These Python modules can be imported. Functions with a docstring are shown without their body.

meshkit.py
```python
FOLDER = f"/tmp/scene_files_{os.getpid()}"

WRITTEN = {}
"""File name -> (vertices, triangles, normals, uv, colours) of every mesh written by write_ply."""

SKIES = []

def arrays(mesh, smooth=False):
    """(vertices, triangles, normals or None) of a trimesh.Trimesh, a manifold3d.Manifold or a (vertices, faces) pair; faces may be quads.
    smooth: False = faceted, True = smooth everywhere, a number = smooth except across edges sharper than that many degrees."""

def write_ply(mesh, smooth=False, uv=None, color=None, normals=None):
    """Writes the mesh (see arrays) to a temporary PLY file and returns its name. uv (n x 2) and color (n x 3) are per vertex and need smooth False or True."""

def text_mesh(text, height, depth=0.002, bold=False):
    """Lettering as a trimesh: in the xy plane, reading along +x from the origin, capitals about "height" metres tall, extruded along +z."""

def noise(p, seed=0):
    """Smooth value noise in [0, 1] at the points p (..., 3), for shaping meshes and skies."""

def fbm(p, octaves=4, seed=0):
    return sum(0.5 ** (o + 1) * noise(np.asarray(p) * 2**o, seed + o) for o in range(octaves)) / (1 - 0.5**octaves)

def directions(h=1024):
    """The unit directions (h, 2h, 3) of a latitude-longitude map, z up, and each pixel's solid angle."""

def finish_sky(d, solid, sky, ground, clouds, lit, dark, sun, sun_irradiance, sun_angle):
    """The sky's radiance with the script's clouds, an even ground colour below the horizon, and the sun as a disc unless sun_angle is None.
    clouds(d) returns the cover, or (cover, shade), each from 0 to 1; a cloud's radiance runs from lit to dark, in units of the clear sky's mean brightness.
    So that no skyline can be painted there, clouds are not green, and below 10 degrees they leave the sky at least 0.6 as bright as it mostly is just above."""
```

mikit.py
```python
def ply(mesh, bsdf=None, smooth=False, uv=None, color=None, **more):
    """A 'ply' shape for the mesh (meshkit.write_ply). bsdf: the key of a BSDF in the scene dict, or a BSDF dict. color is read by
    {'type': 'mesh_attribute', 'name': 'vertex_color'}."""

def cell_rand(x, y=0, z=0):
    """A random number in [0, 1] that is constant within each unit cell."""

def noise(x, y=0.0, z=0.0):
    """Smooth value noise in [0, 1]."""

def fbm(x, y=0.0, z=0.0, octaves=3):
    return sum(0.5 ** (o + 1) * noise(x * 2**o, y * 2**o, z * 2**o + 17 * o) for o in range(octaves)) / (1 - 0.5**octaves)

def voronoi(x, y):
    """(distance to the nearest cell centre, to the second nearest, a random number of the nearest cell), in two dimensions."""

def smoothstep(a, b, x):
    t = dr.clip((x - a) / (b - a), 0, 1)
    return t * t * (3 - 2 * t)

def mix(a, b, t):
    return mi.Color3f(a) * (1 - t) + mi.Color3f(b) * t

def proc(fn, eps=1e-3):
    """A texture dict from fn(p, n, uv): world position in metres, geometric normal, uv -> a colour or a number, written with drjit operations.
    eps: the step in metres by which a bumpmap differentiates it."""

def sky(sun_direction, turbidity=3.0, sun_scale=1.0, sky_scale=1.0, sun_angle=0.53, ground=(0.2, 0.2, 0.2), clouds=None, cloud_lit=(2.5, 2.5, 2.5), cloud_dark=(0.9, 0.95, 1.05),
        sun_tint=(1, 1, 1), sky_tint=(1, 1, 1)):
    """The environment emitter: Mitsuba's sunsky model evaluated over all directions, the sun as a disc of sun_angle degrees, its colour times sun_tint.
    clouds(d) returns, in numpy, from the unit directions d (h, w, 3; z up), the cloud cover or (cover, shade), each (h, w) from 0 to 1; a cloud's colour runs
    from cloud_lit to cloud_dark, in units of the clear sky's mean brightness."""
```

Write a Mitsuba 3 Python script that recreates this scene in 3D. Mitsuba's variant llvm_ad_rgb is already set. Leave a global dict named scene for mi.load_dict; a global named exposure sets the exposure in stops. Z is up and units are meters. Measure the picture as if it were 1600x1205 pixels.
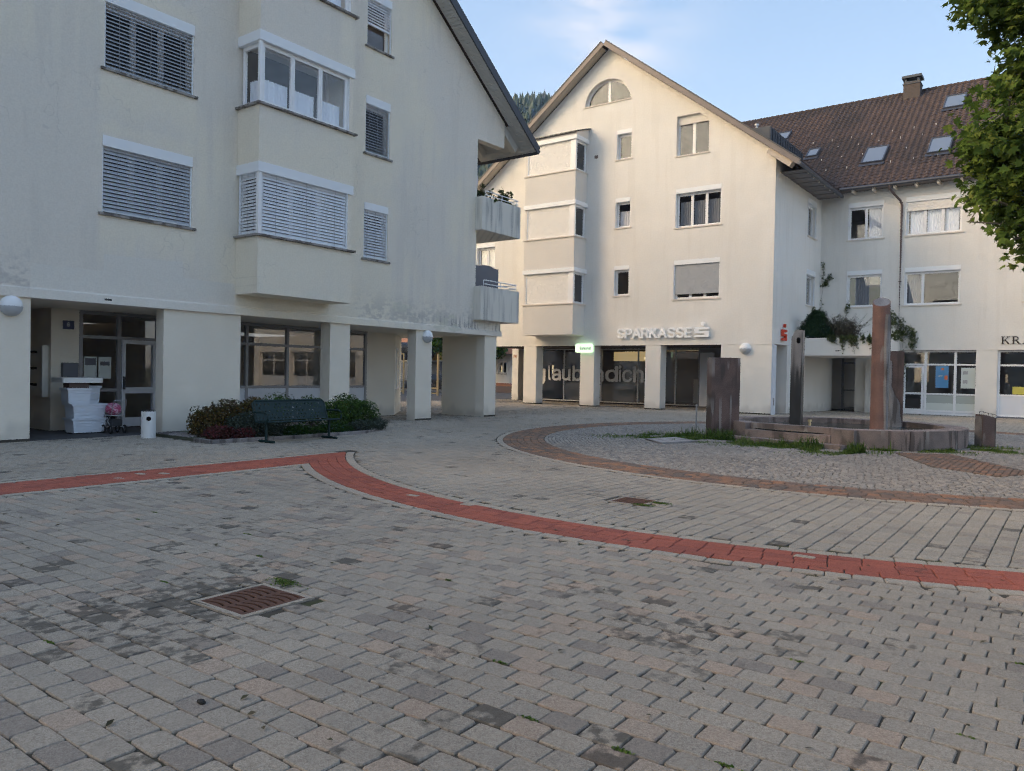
import math, random
import numpy as np, trimesh, mitsuba as mi, drjit as dr
import mikit, meshkit
from shapely.geometry import Polygon, Point, LineString, box as sbox
from shapely.ops import unary_union
from shapely import affinity

T = mi.ScalarTransform4f
scene, labels = {}, {}
rng = np.random.default_rng(11)

# ------------------------------------------------------------------ camera, sky, exposure
FWD, UP = np.array([-0.59300, 0.80508, -0.01500]), np.array([-0.02414, 0.00085, 0.99970])
scene['camera'] = {'type': 'perspective', 'fov': 67.3801, 'fov_axis': 'x', 'near_clip': 0.1, 'far_clip': 5000.0,
                   'to_world': T().look_at(origin=[0, 0, 1.6], target=[*(np.array([0, 0, 1.6]) + FWD)], up=[*UP])}


def cirrus(d):
    z = np.maximum(d[..., 2], 0.05)
    u, v = d[..., 0] / z, d[..., 1] / z
    a, b = (u * .62 + v * .78), (-u * .78 + v * .62)
    f = meshkit.fbm(np.stack([a * 5.5, b * 10, 0 * a + 3.3], -1), 5, seed=4)
    g = meshkit.noise(np.stack([a * .9, b * 1.1, 0 * a + 1.7], -1), seed=9)
    # one thin veil of ice cloud over the valley, and thinner ones elsewhere
    c = np.array([-.449, .793, .412])
    c = c / np.linalg.norm(c)
    e1 = np.array([.805, .594, 0.0])
    e2 = np.cross(e1, c)
    k = np.exp(-((d @ e1 - c @ e1) / .072) ** 2 - ((d @ e2 - c @ e2) / .062) ** 2) * (d @ c > 0)
    return .65 * np.clip((f - .30) * 2.6, 0, 1) * np.clip(np.maximum((g - .74) * 2.5, k), 0, 1)


SUN = np.array([-.66, -.70, .50])
scene['sky'] = mikit.sky(SUN, turbidity=6.0, sun_scale=0.11, sun_angle=22.0, sun_tint=(1.0, .80, .58), sky_tint=(.87, .845, .86), clouds=cirrus,
                         cloud_lit=(1.25, 1.17, 1.17), cloud_dark=(1.1, 1.1, 1.2))
exposure = 3.5

# ------------------------------------------------------------------ materials
S = mikit.smoothstep


def mat(key, color, rough=.7, spec=.3, metallic=0.0, two=True, **more):
    c = mikit.proc(color) if callable(color) else {'type': 'rgb', 'value': list(color)}
    m = {'type': 'principled', 'base_color': c, 'roughness': rough, 'specular': spec, 'metallic': metallic, **more}
    scene[key] = {'type': 'twosided', 'bsdf': m} if two else m
    return key


SILLS = [(8.3, 10.62, 8.2), (8.3, 10.62, 5.0), (16.1, 17.3, 8.2), (16.1, 17.3, 5.0), (16.1, 17.3, 11.45)]


def weathered_plaster(p, n, uv):
    big = mikit.fbm(p.y * .33 + 3, p.z * .30, p.x * .3, 3)
    streak = mikit.fbm(p.y * 5.0 + p.x * 5, p.z * .45, 2.0, 3)
    clean = mi.Float(0)
    for a, b, z in SILLS:
        m = S(a - .12, a + .1, p.y) * S(b + .12, b - .1, p.y) * S(z - 1.25, z - .35, p.z + (streak - .5) * .8) * S(z + .05, z - .02, p.z)
        m = m + .6 * S(a - .1, a + .1, p.y) * S(b + .1, b - .1, p.y) * S(z + 1.75, z + 1.85, p.z) * S(z + 2.25, z + 1.95, p.z)
        clean = dr.maximum(clean, m)
    grey = S(.30, .56, big * .86 + streak * .14) * (1 - .85 * clean)
    grey = grey * (1 - .75 * S(.95, .99, dr.abs(n.y)))
    c = mikit.mix([.775, .72, .60], [.71, .67, .60], grey)
    # bluish run-off beside the openings
    c = c * (1 - .04 * S(.52, .75, streak) * grey)
    # the band that was painted over lately
    e = (mikit.noise(p.y * 2.0, p.z * 2.0) - .5) * .06
    new = S(6.92, 6.94, p.y) * S(11.74, 11.72, p.y) * S(dr.select(p.y < 8.42, 3.72, dr.select(p.y < 10.3, 4.10 + (p.y - 8.4) * .04, 3.79)) + .012, mi.Float(0) + dr.select(p.y < 8.42, 3.72, dr.select(p.y < 10.3, 4.10 + (p.y - 8.4) * .04, 3.79)) - .012, p.z + e * .3)
    c = mikit.mix(c, [.715, .685, .62], new * S(-17.9, -17.7, p.x) * S(2.9, 3.0, p.z))
    # grime above the arcade
    mott = mikit.fbm(p.y * 9.0, p.z * 14.0, 4.0, 4) * .5 + .5 * mikit.fbm(p.y * 1.6, p.z * 2.0, 9.0, 3)
    low = S(4.3, 3.3, p.z) * S(3.15, 3.25, p.z) * S(.42, .66, mott) * (S(15.2, 16.5, p.y) + S(6.93, 6.90, p.y))
    c = mikit.mix(c, [.30, .30, .30], low * .42)
    drip = S(.60, .72, mikit.noise(p.y * 22.0, p.z * .7, 5.0)) * S(3.75, 3.3, p.z) * S(3.15, 3.2, p.z) * S(19.0, 20.2, p.y)
    c = mikit.mix(c, [.16, .17, .17], drip * .5)
    pale = S(.66, .72, mikit.fbm(p.y * 2.2, p.z * 3.5, 8.0, 4)) * S(4.4, 3.6, p.z) * S(16.5, 17.5, p.y)
    c = mikit.mix(c, [0.593, 0.580, 0.483], pale * .6)
    w = mikit.fbm(p.y * 1.1, p.z * 1.1, 12.0, 4)
    crack = S(.010, .002, dr.abs(w - .5)) * S(.60, .70, mikit.noise(p.y * .7 + 5, p.z * .7, 3.0))
    c = mikit.mix(c, [.30, .30, .29], crack * .16)
    return c * (.95 + .10 * mikit.noise(p.y * 45 + p.x * 40, p.z * 45, 1.0))


def bank_plaster(p, n, uv):
    f = mikit.fbm(p.x * .5 + p.y * .5, p.z * .4, 2.0, 4)
    s = mikit.fbm(p.x * 4 + p.y * 4, p.z * .35, 7.0, 3)
    c = mikit.mix([.745, .73, .69], [.71, .695, .655], S(.35, .65, f))
    c = mikit.mix(c, [.46, .42, .36], .10 * S(.55, .75, s) * S(3.0, 6.5, p.z + s * 2))
    return c * (.965 + .07 * mikit.noise(p.x * 38 + p.y * 38, p.z * 38, 1.0))


def paint_fn(col, amt=.06, dirt=.35):
    def fn(p, n, uv):
        f = mikit.fbm(p.x * 1.3 + p.y * 1.1, p.z * .9, p.y * .7, 3)
        foot = S(.45, .0, p.z + (mikit.noise(p.x * 5, p.y * 5, p.z * 3) - .5) * .4) * dirt
        c = mi.Color3f(col) * (1 - amt + 2 * amt * f)
        return mikit.mix(c, [.25, .24, .22], foot) * (.97 + .06 * mikit.noise(p.x * 40, p.y * 40, p.z * 40))
    return fn


mat('weathered_plaster', weathered_plaster, .9, .1)
mat('bank_plaster', bank_plaster, .9, .1)
mat('column_paint', paint_fn([.75, .70, .60]), .85, .15)
mat('bank_column_paint', paint_fn([.75, .73, .68]), .85, .15)
mat('bay_paint', paint_fn([.67, .65, .61], .04), .9, .1)
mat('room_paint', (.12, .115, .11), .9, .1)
mat('white_frame', (.80, .81, .82), .4, .4)
mat('grey_frame', (.30, .30, .31), .45, .4)
mat('panel_white', (.66, .69, .74), .5, .35)
mat('casing', (.76, .79, .82), .45, .4)
mat('slat_alu', (.50, .53, .57), .38, .5, .25)
mat('slat_light', (.70, .73, .77), .40, .5, .1)
mat('shutter_cream', (.80, .79, .76), .6, .3)
mat('shutter_grey', (.40, .42, .44), .6, .3)
mat('curtain', (.62, .64, .68), .9, .1)
mat('net_curtain', (.72, .76, .82), .9, .1)
mat('dark_curtain', (.22, .24, .27), .9, .1)
mat('dark_metal', (.055, .065, .08), .45, .5, .3)
mat('verge_metal', (.17, .15, .145), .5, .4, .2)
mat('dark_verge', (.06, .065, .075), .5, .4, .2)
mat('gutter_metal', (.09, .095, .11), .4, .5, .5)
mat('brown_pipe', (.115, .085, .08), .45, .5, .2)
mat('steel', (.55, .56, .57), .35, .5, .7)
mat('black_rubber', (.02, .02, .02), .7, .3)
mat('black_iron', (.03, .032, .035), .5, .5)
mat('lamp_white', (.82, .84, .85), .3, .5)
mat('lamp_grey', (.42, .44, .46), .35, .5)
mat('letter_white', (.90, .92, .93), .35, .5)
mat('letter_grey', (.85, .85, .85), .6, .3)
mat('letter_black', (.03, .025, .02), .5, .4)
mat('logo_red', (.62, .07, .035), .45, .4)
mat('plastic_white', (.66, .71, .78), .35, .45)
mat('bin_white', (.72, .73, .72), .4, .4)
mat('bench_green', (.007, .026, .027), .5, .3)
mat('pink_cloth', lambda p, n, uv: mikit.mix([.42, .08, .16], [.62, .42, .50], S(.5, .62, mikit.noise(p.x * 38, p.y * 38, p.z * 38))), .9, .1)
mat('box_grey', (.13, .14, .165), .5, .4)
mat('yellow_board', (.55, .50, .08), .6, .3)
mat('paper', (.62, .68, .66), .7, .2)
mat('paper_blue', (.10, .30, .55), .5, .3)
mat('paper_orange', (.70, .22, .10), .5, .3)
mat('sign_blue', (.02, .03, .09), .4, .5)
mat('brown_print', (.22, .08, .05), .6, .3)
mat('orange_shade', (.70, .52, .40), .8, .2)
mat('brass', (.70, .58, .36), .3, .5, .8)
mat('water', (.018, .024, .020), .06, .5)
mat('chimney_stone', (.10, .085, .078), .9, .1)
mat('board_soffit', (.50, .50, .48), .8, .2)
mat('bank_soffit', (.52, .46, .39), .8, .2)
mat('rafter_white', (.72, .66, .57), .8, .2)
scene['glass'] = {'type': 'thindielectric', 'int_ior': 1.52}
scene['sun_glass'] = {'type': 'thindielectric', 'int_ior': 1.75}
scene['stream'] = {'type': 'dielectric', 'int_ior': 1.33}


def sill_stone(p, n, uv):
    return mikit.mix([.30, .285, .27], [.13, .115, .105], S(.42, .62, mikit.fbm(p.x * 9, p.y * 9, p.z * 9, 3)))


mat('sill_stone', sill_stone, .85, .2)
mat('sill_pale', (.66, .61, .54), .8, .2)


def concrete(p, n, uv):
    s = mikit.fbm(p.y * 7 + p.x * 7, p.z * .8, 3.0, 3)
    c = mikit.mix([.68, .66, .60], [.56, .55, .51], S(.4, .65, s))
    return mikit.mix(c, [.16, .17, .16], S(.62, .74, s) * S(.2, .7, mikit.noise(p.y * 9, p.z * 1.2, 4)) * .35)


mat('balcony_concrete', concrete, .9, .1)


def granite(base, dark, wet=None):
    def fn(p, n, uv):
        g = mikit.noise(p.x * 130, p.y * 130, p.z * 130)
        f = mikit.fbm(p.x * 2.2 + 5, p.y * 2.2, p.z * 1.6, 4)
        c = mikit.mix(base, dark, S(.40, .66, f)) * (.72 + .56 * g)
        st = mikit.fbm(p.x * 6 + p.y * 6, p.z * 1.1, 9.0, 3)
        c = mikit.mix(c, [.055, .045, .04], S(.55, .70, st) * .65)
        lime = S(.70, .78, mikit.noise((p.x + p.y) * 7, p.z * .9, 4.0)) * S(.35, .7, mikit.noise(p.x * 3, p.y * 3, p.z * 2.2))
        c = mikit.mix(c, [.36, .34, .32], lime * .45)
        if wet:
            c = mikit.mix(c, [.012, .013, .014], wet(p, n) * .93)
        return c
    return fn


mat('red_granite', granite([.135, .088, .076], [.095, .066, .060]), .6, .4)
mat('pillar_granite', granite([.23, .125, .098], [.17, .098, .082]), .6, .4)
mat('rim_granite', granite([.25, .195, .175], [.18, .148, .136]), .7, .3)
mat('grey_granite', granite([.25, .23, .225], [.16, .15, .148]), .7, .3)
mat('cut_granite', granite([.26, .25, .25], [.17, .165, .17]), .6, .35)
mat('wet_granite', granite([.22, .20, .195], [.14, .13, .13],
                           lambda p, n: S(2.45, 1.55, p.z + (mikit.noise((p.x + p.y) * 16, p.z * 1.4) - .5) * 1.3) * S(-6.60, -6.50, p.x + (p.y - 22) * .3)), .35, .5)


def stone_fn(lo, pink, dk, lo2):
    """Paving stones: uv.x picks the stone's tone, uv.y how dirty it is."""
    def fn(p, n, uv):
        c = mikit.mix(lo, lo2, S(.0, .45, uv.x))
        c = dr.select(uv.x > .66, mikit.mix(pink, lo, .35 * S(.66, .84, uv.x)), c)
        c = dr.select(uv.x > .84, mi.Color3f(dk), c)
        g = mikit.noise(p.x * 240, p.y * 240, p.z * 240)
        g2 = mikit.noise(p.x * 95, p.y * 95, 3.0)
        c = c * (.56 + .62 * g + .28 * g2)
        big = mikit.fbm(p.x * .55, p.y * .55, 1.0, 3)
        c = c * (.86 + .28 * big)
        m = mikit.fbm(p.x * 17, p.y * 17, 6.0, 4)
        m = S(.80, .46, m + .55 - uv.y * .60)
        c = mikit.mix(c, [.042, .039, .034], dr.clip(m, 0, 1) * .72 * S(.15, .55, uv.y))
        return c
    return fn


mat('paver_near', stone_fn([.284, .250, .206], [.298, .236, .186], [.212, .186, .160], [.255, .226, .189]), .85, .2)
mat('paver_far', stone_fn([.282, .250, .206], [.272, .234, .188], [.226, .200, .170], [.259, .231, .193]), .85, .2)
mat('paver_red', stone_fn([.255, .078, .055], [.24, .074, .053], [.225, .071, .052], [.27, .083, .057]), .8, .25)
mat('paver_pale', stone_fn([.305, .268, .22], [.295, .25, .20], [.25, .222, .188], [.285, .25, .207]), .85, .2)
mat('sett_brown', stone_fn([.19, .118, .080], [.235, .125, .074], [.118, .092, .076], [.145, .098, .074]), .75, .3)
mat('cobble', stone_fn([.255, .232, .205], [.28, .252, .22], [.175, .16, .148], [.215, .196, .176]), .75, .3)


def soil(p, n, uv):
    c = mikit.mix([.050, .045, .038], [.085, .078, .065], mikit.fbm(p.x * 14, p.y * 14, 1.0, 3))
    return mikit.mix(c, [.05, .06, .025], .6 * S(.62, .74, mikit.fbm(p.x * 3.1, p.y * 3.1, 5.0, 4)))


mat('joint_soil', soil, .95, .1)
mat('asphalt', lambda p, n, uv: mi.Color3f(.075, .074, .075) * (.8 + .4 * mikit.fbm(p.x * 3, p.y * 3, 1.0, 4)), .9, .2)
mat('ground_soil', lambda p, n, uv: mikit.mix([.10, .095, .085], [.07, .085, .045], mikit.fbm(p.x * .2, p.y * .2, 1.0, 4)), .95, .1)
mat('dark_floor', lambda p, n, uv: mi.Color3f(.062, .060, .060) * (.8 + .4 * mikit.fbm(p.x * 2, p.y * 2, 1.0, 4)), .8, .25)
mat('rust', lambda p, n, uv: mikit.mix([.088, .048, .036], [.12, .060, .042], mikit.fbm(p.x * 20, p.y * 20, p.z * 20, 3)), .75, .35, .2)
mat('drain_dark', (.008, .008, .008), .9, .1)


def leaf(key, c0, c1, c2, trans=.35):
    def fn(p, n, uv):
        return dr.select(uv.x < .5, mikit.mix(c0, c1, uv.x * 2), mikit.mix(c1, c2, uv.x * 2 - 1))
    scene[key] = {'type': 'twosided', 'bsdf': {'type': 'principled', 'base_color': mikit.proc(fn), 'roughness': .5, 'specular': .35}}
    if trans:
        scene[key] = {'type': 'principledthin', 'base_color': mikit.proc(fn), 'roughness': .5, 'diff_trans': trans}
    return key


leaf('leaf_plane', [.06, .11, .024], [.115, .175, .038], [.23, .26, .07], .5)
leaf('leaf_green', [.018, .045, .014], [.05, .10, .022], [.09, .14, .035])
leaf('leaf_russet', [.05, .028, .02], [.075, .075, .025], [.17, .10, .035])
leaf('leaf_grey', [.030, .045, .035], [.06, .08, .062], [.10, .12, .095])
leaf('leaf_red', [.10, .022, .026], [.06, .04, .03], [.17, .05, .06])
leaf('leaf_conifer', [.008, .022, .010], [.018, .045, .016], [.04, .075, .02])
leaf('leaf_dry', [.05, .05, .035], [.085, .085, .055], [.12, .10, .07])
leaf('leaf_ivy', [.03, .05, .018], [.07, .095, .03], [.13, .14, .05])
leaf('grass_blade', [.035, .07, .016], [.085, .145, .03], [.19, .21, .08])
leaf('forest_needle', [.016, .034, .022], [.03, .055, .03], [.055, .08, .035], 0)
mat('bark', lambda p, n, uv: mikit.mix([.14, .12, .09], [.26, .24, .19], mikit.fbm(p.x * 6, p.y * 6, p.z * 3, 3)), .9, .1)
mat('twig', (.075, .055, .04), .9, .1)


def roof_tile(p, n, uv):
    r = mikit.cell_rand(dr.floor(p.x / .3), dr.floor(p.z / .2), 1)
    c = mikit.mix([.072, .055, .051], [.096, .070, .062], r)
    return mikit.mix(c, [.050, .044, .044], S(.40, .66, mikit.fbm(p.x * .35, p.y * .35, p.z * .35, 4)) * .7) * (.85 + .3 * mikit.noise(p.x * 30, p.y * 30, p.z * 30))


mat('roof_tile', roof_tile, .8, .25)
mat('yellow_wall', paint_fn([.62, .45, .16]), .9, .1)
mat('white_wall', paint_fn([.66, .66, .65]), .9, .1)
mat('red_roof', (.34, .17, .11), .85, .15)
mat('blue_door', (.075, .10, .15), .6, .3)
mat('car_black', (.010, .011, .013), .25, .5, clearcoat=.8, clearcoat_gloss=.9)
mat('car_glass', (.02, .025, .03), .08, .6)
mat('car_silver', (.30, .31, .32), .3, .5, .4)
mat('wood_frame', (.38, .30, .17), .7, .3)

# ------------------------------------------------------------------ helpers


def taken(key):
    return key in scene or key in labels


def numbered(base):
    if not taken(base):
        return base
    k = NEXT.get(base, 1)
    while taken(f'{base}_{k:03d}'):
        k += 1
    NEXT[base] = k + 1
    return f'{base}_{k:03d}'


NEXT = {}


def thing(name, label, cat, group=None):
    k = numbered(name)
    labels[k] = {'label': label, 'category': cat, **({'group': group} if group else {})}
    return k


def put(name, mesh, bsdf, parent=None, smooth=False, uv=None, stuff=False, label=None, **more):
    k = numbered(f'{parent}__{name}' if parent else name)
    scene[k] = mikit.ply(mesh.mesh() if isinstance(mesh, MB) else mesh, bsdf, smooth=smooth, uv=uv, **more)
    if stuff or label:
        labels[k] = {**({'kind': 'stuff'} if stuff else {}), **({'label': label} if label else {})}
    return k


def one(name, mesh, bsdf, label, cat, group=None, **more):
    k = put(name, mesh, bsdf, **more)
    labels[k] = {'label': label, 'category': cat, **({'group': group} if group else {})}
    return k


def struct(name, mesh, bsdf, kind='structure', **more):
    k = put(name, mesh, bsdf, **more)
    labels[k] = {'kind': kind}
    return k


class Frame:
    """A local frame on a wall: u along it, z up, w out of it."""

    def __init__(self, O, U, N):
        self.O, self.U, self.N = (np.array(a, float) for a in (O, U, N))
        self.flip = np.dot(np.cross(self.U, [0, 0, 1]), self.N) < 0

    def P(self, u, z, w):
        u, z, w = (np.asarray(a, float)[..., None] for a in (u, z, w))
        return self.O + u * self.U + w * self.N + z * np.array([0, 0, 1.0])


WORLD = Frame([0, 0, 0], [1, 0, 0], [0, -1, 0])
CUBE_F = np.array([[0, 1, 3], [0, 3, 2], [4, 6, 7], [4, 7, 5], [0, 4, 5], [0, 5, 1], [2, 3, 7], [2, 7, 6], [0, 2, 6], [0, 6, 4], [1, 5, 7], [1, 7, 3]])


class MB:
    def __init__(self):
        self.v, self.f, self.n = [], [], 0

    def add(self, v, f):
        v, f = np.asarray(v, float), np.asarray(f, int)
        if f.shape[1] == 4:
            f = np.vstack([f[:, [0, 1, 2]], f[:, [0, 2, 3]]])
        self.v.append(v)
        self.f.append(f + self.n)
        self.n += len(v)
        return self

    def tm(self, m, M=None):
        v = np.array(m.vertices)
        if M is not None:
            v = v @ np.asarray(M)[:3, :3].T + np.asarray(M)[:3, 3]
        return self.add(v, m.faces)

    def box(self, x0, x1, y0, y1, z0, z1):
        v = np.array([[x, y, z] for x in (x0, x1) for y in (y0, y1) for z in (z0, z1)], float)
        return self.add(v, CUBE_F)

    def fbox(self, F, u0, u1, z0, z1, w0, w1):
        g = np.array([[u, w, z] for u in (u0, u1) for w in (w0, w1) for z in (z0, z1)], float)
        return self.add(F.P(g[:, 0], g[:, 2], g[:, 1]), CUBE_F if F.flip else CUBE_F[:, ::-1])

    def quad(self, a, b, c, d):
        return self.add([a, b, c, d], [[0, 1, 2], [0, 2, 3]])

    def tube(self, pts, r, n=8, caps=True):
        p = np.asarray(pts, float)
        r = np.broadcast_to(r, (len(p),))
        t = np.gradient(p, axis=0)
        t /= np.linalg.norm(t, axis=1, keepdims=True) + 1e-12
        ref = np.array([0, 0, 1.0]) if abs(t[:, 2]).mean() < .9 else np.array([1.0, 0, 0])
        a = np.cross(t, ref)
        a /= np.linalg.norm(a, axis=1, keepdims=True) + 1e-12
        b = np.cross(a, t)
        ang = np.arange(n) * 2 * np.pi / n
        v = (p[:, None] + r[:, None, None] * (np.cos(ang)[None, :, None] * a[:, None] + np.sin(ang)[None, :, None] * b[:, None])).reshape(-1, 3)
        f = []
        for i in range(len(p) - 1):
            for j in range(n):
                k = (j + 1) % n
                f += [[i * n + j, (i + 1) * n + j, (i + 1) * n + k], [i * n + j, (i + 1) * n + k, i * n + k]]
        if caps:
            v = np.vstack([v, p[:1], p[-1:]])
            m = len(p) * n
            for j in range(n):
                k = (j + 1) % n
                f += [[m, j, k], [m + 1, (len(p) - 1) * n + k, (len(p) - 1) * n + j]]
        return self.add(v, f)

    def mesh(self):
        return trimesh.Trimesh(np.vstack(self.v), np.vstack(self.f), process=False)


def extr(poly, depth):
    gs = getattr(poly, 'geoms', [poly])
    return trimesh.util.concatenate([trimesh.creation.extrude_polygon(g, depth, engine='earcut') for g in gs])


def wall_mesh(F, poly, thick, out=0.0):
    m = extr(poly, thick)
    v = np.array(m.vertices)
    f = np.array(m.faces)
    return trimesh.Trimesh(F.P(v[:, 0], v[:, 1], out - v[:, 2]), f[:, ::-1], process=False)


def flat_text(F, u, z, w, text, height, width=None, depth=.01, bold=False):
    m = meshkit.text_mesh(text, height, depth, bold)
    v = np.array(m.vertices)
    if width:
        v[:, 0] = (v[:, 0] - v[:, 0].min()) * width / np.ptp(v[:, 0])
    return trimesh.Trimesh(F.P(u + v[:, 0], z + v[:, 1], w + v[:, 2]), m.faces, process=False)


def slab_xy(poly, z0, z1):
    m = extr(poly, z1 - z0)
    m.apply_translation([0, 0, z0])
    return m


# ------------------------------------------------------------------ windows


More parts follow.
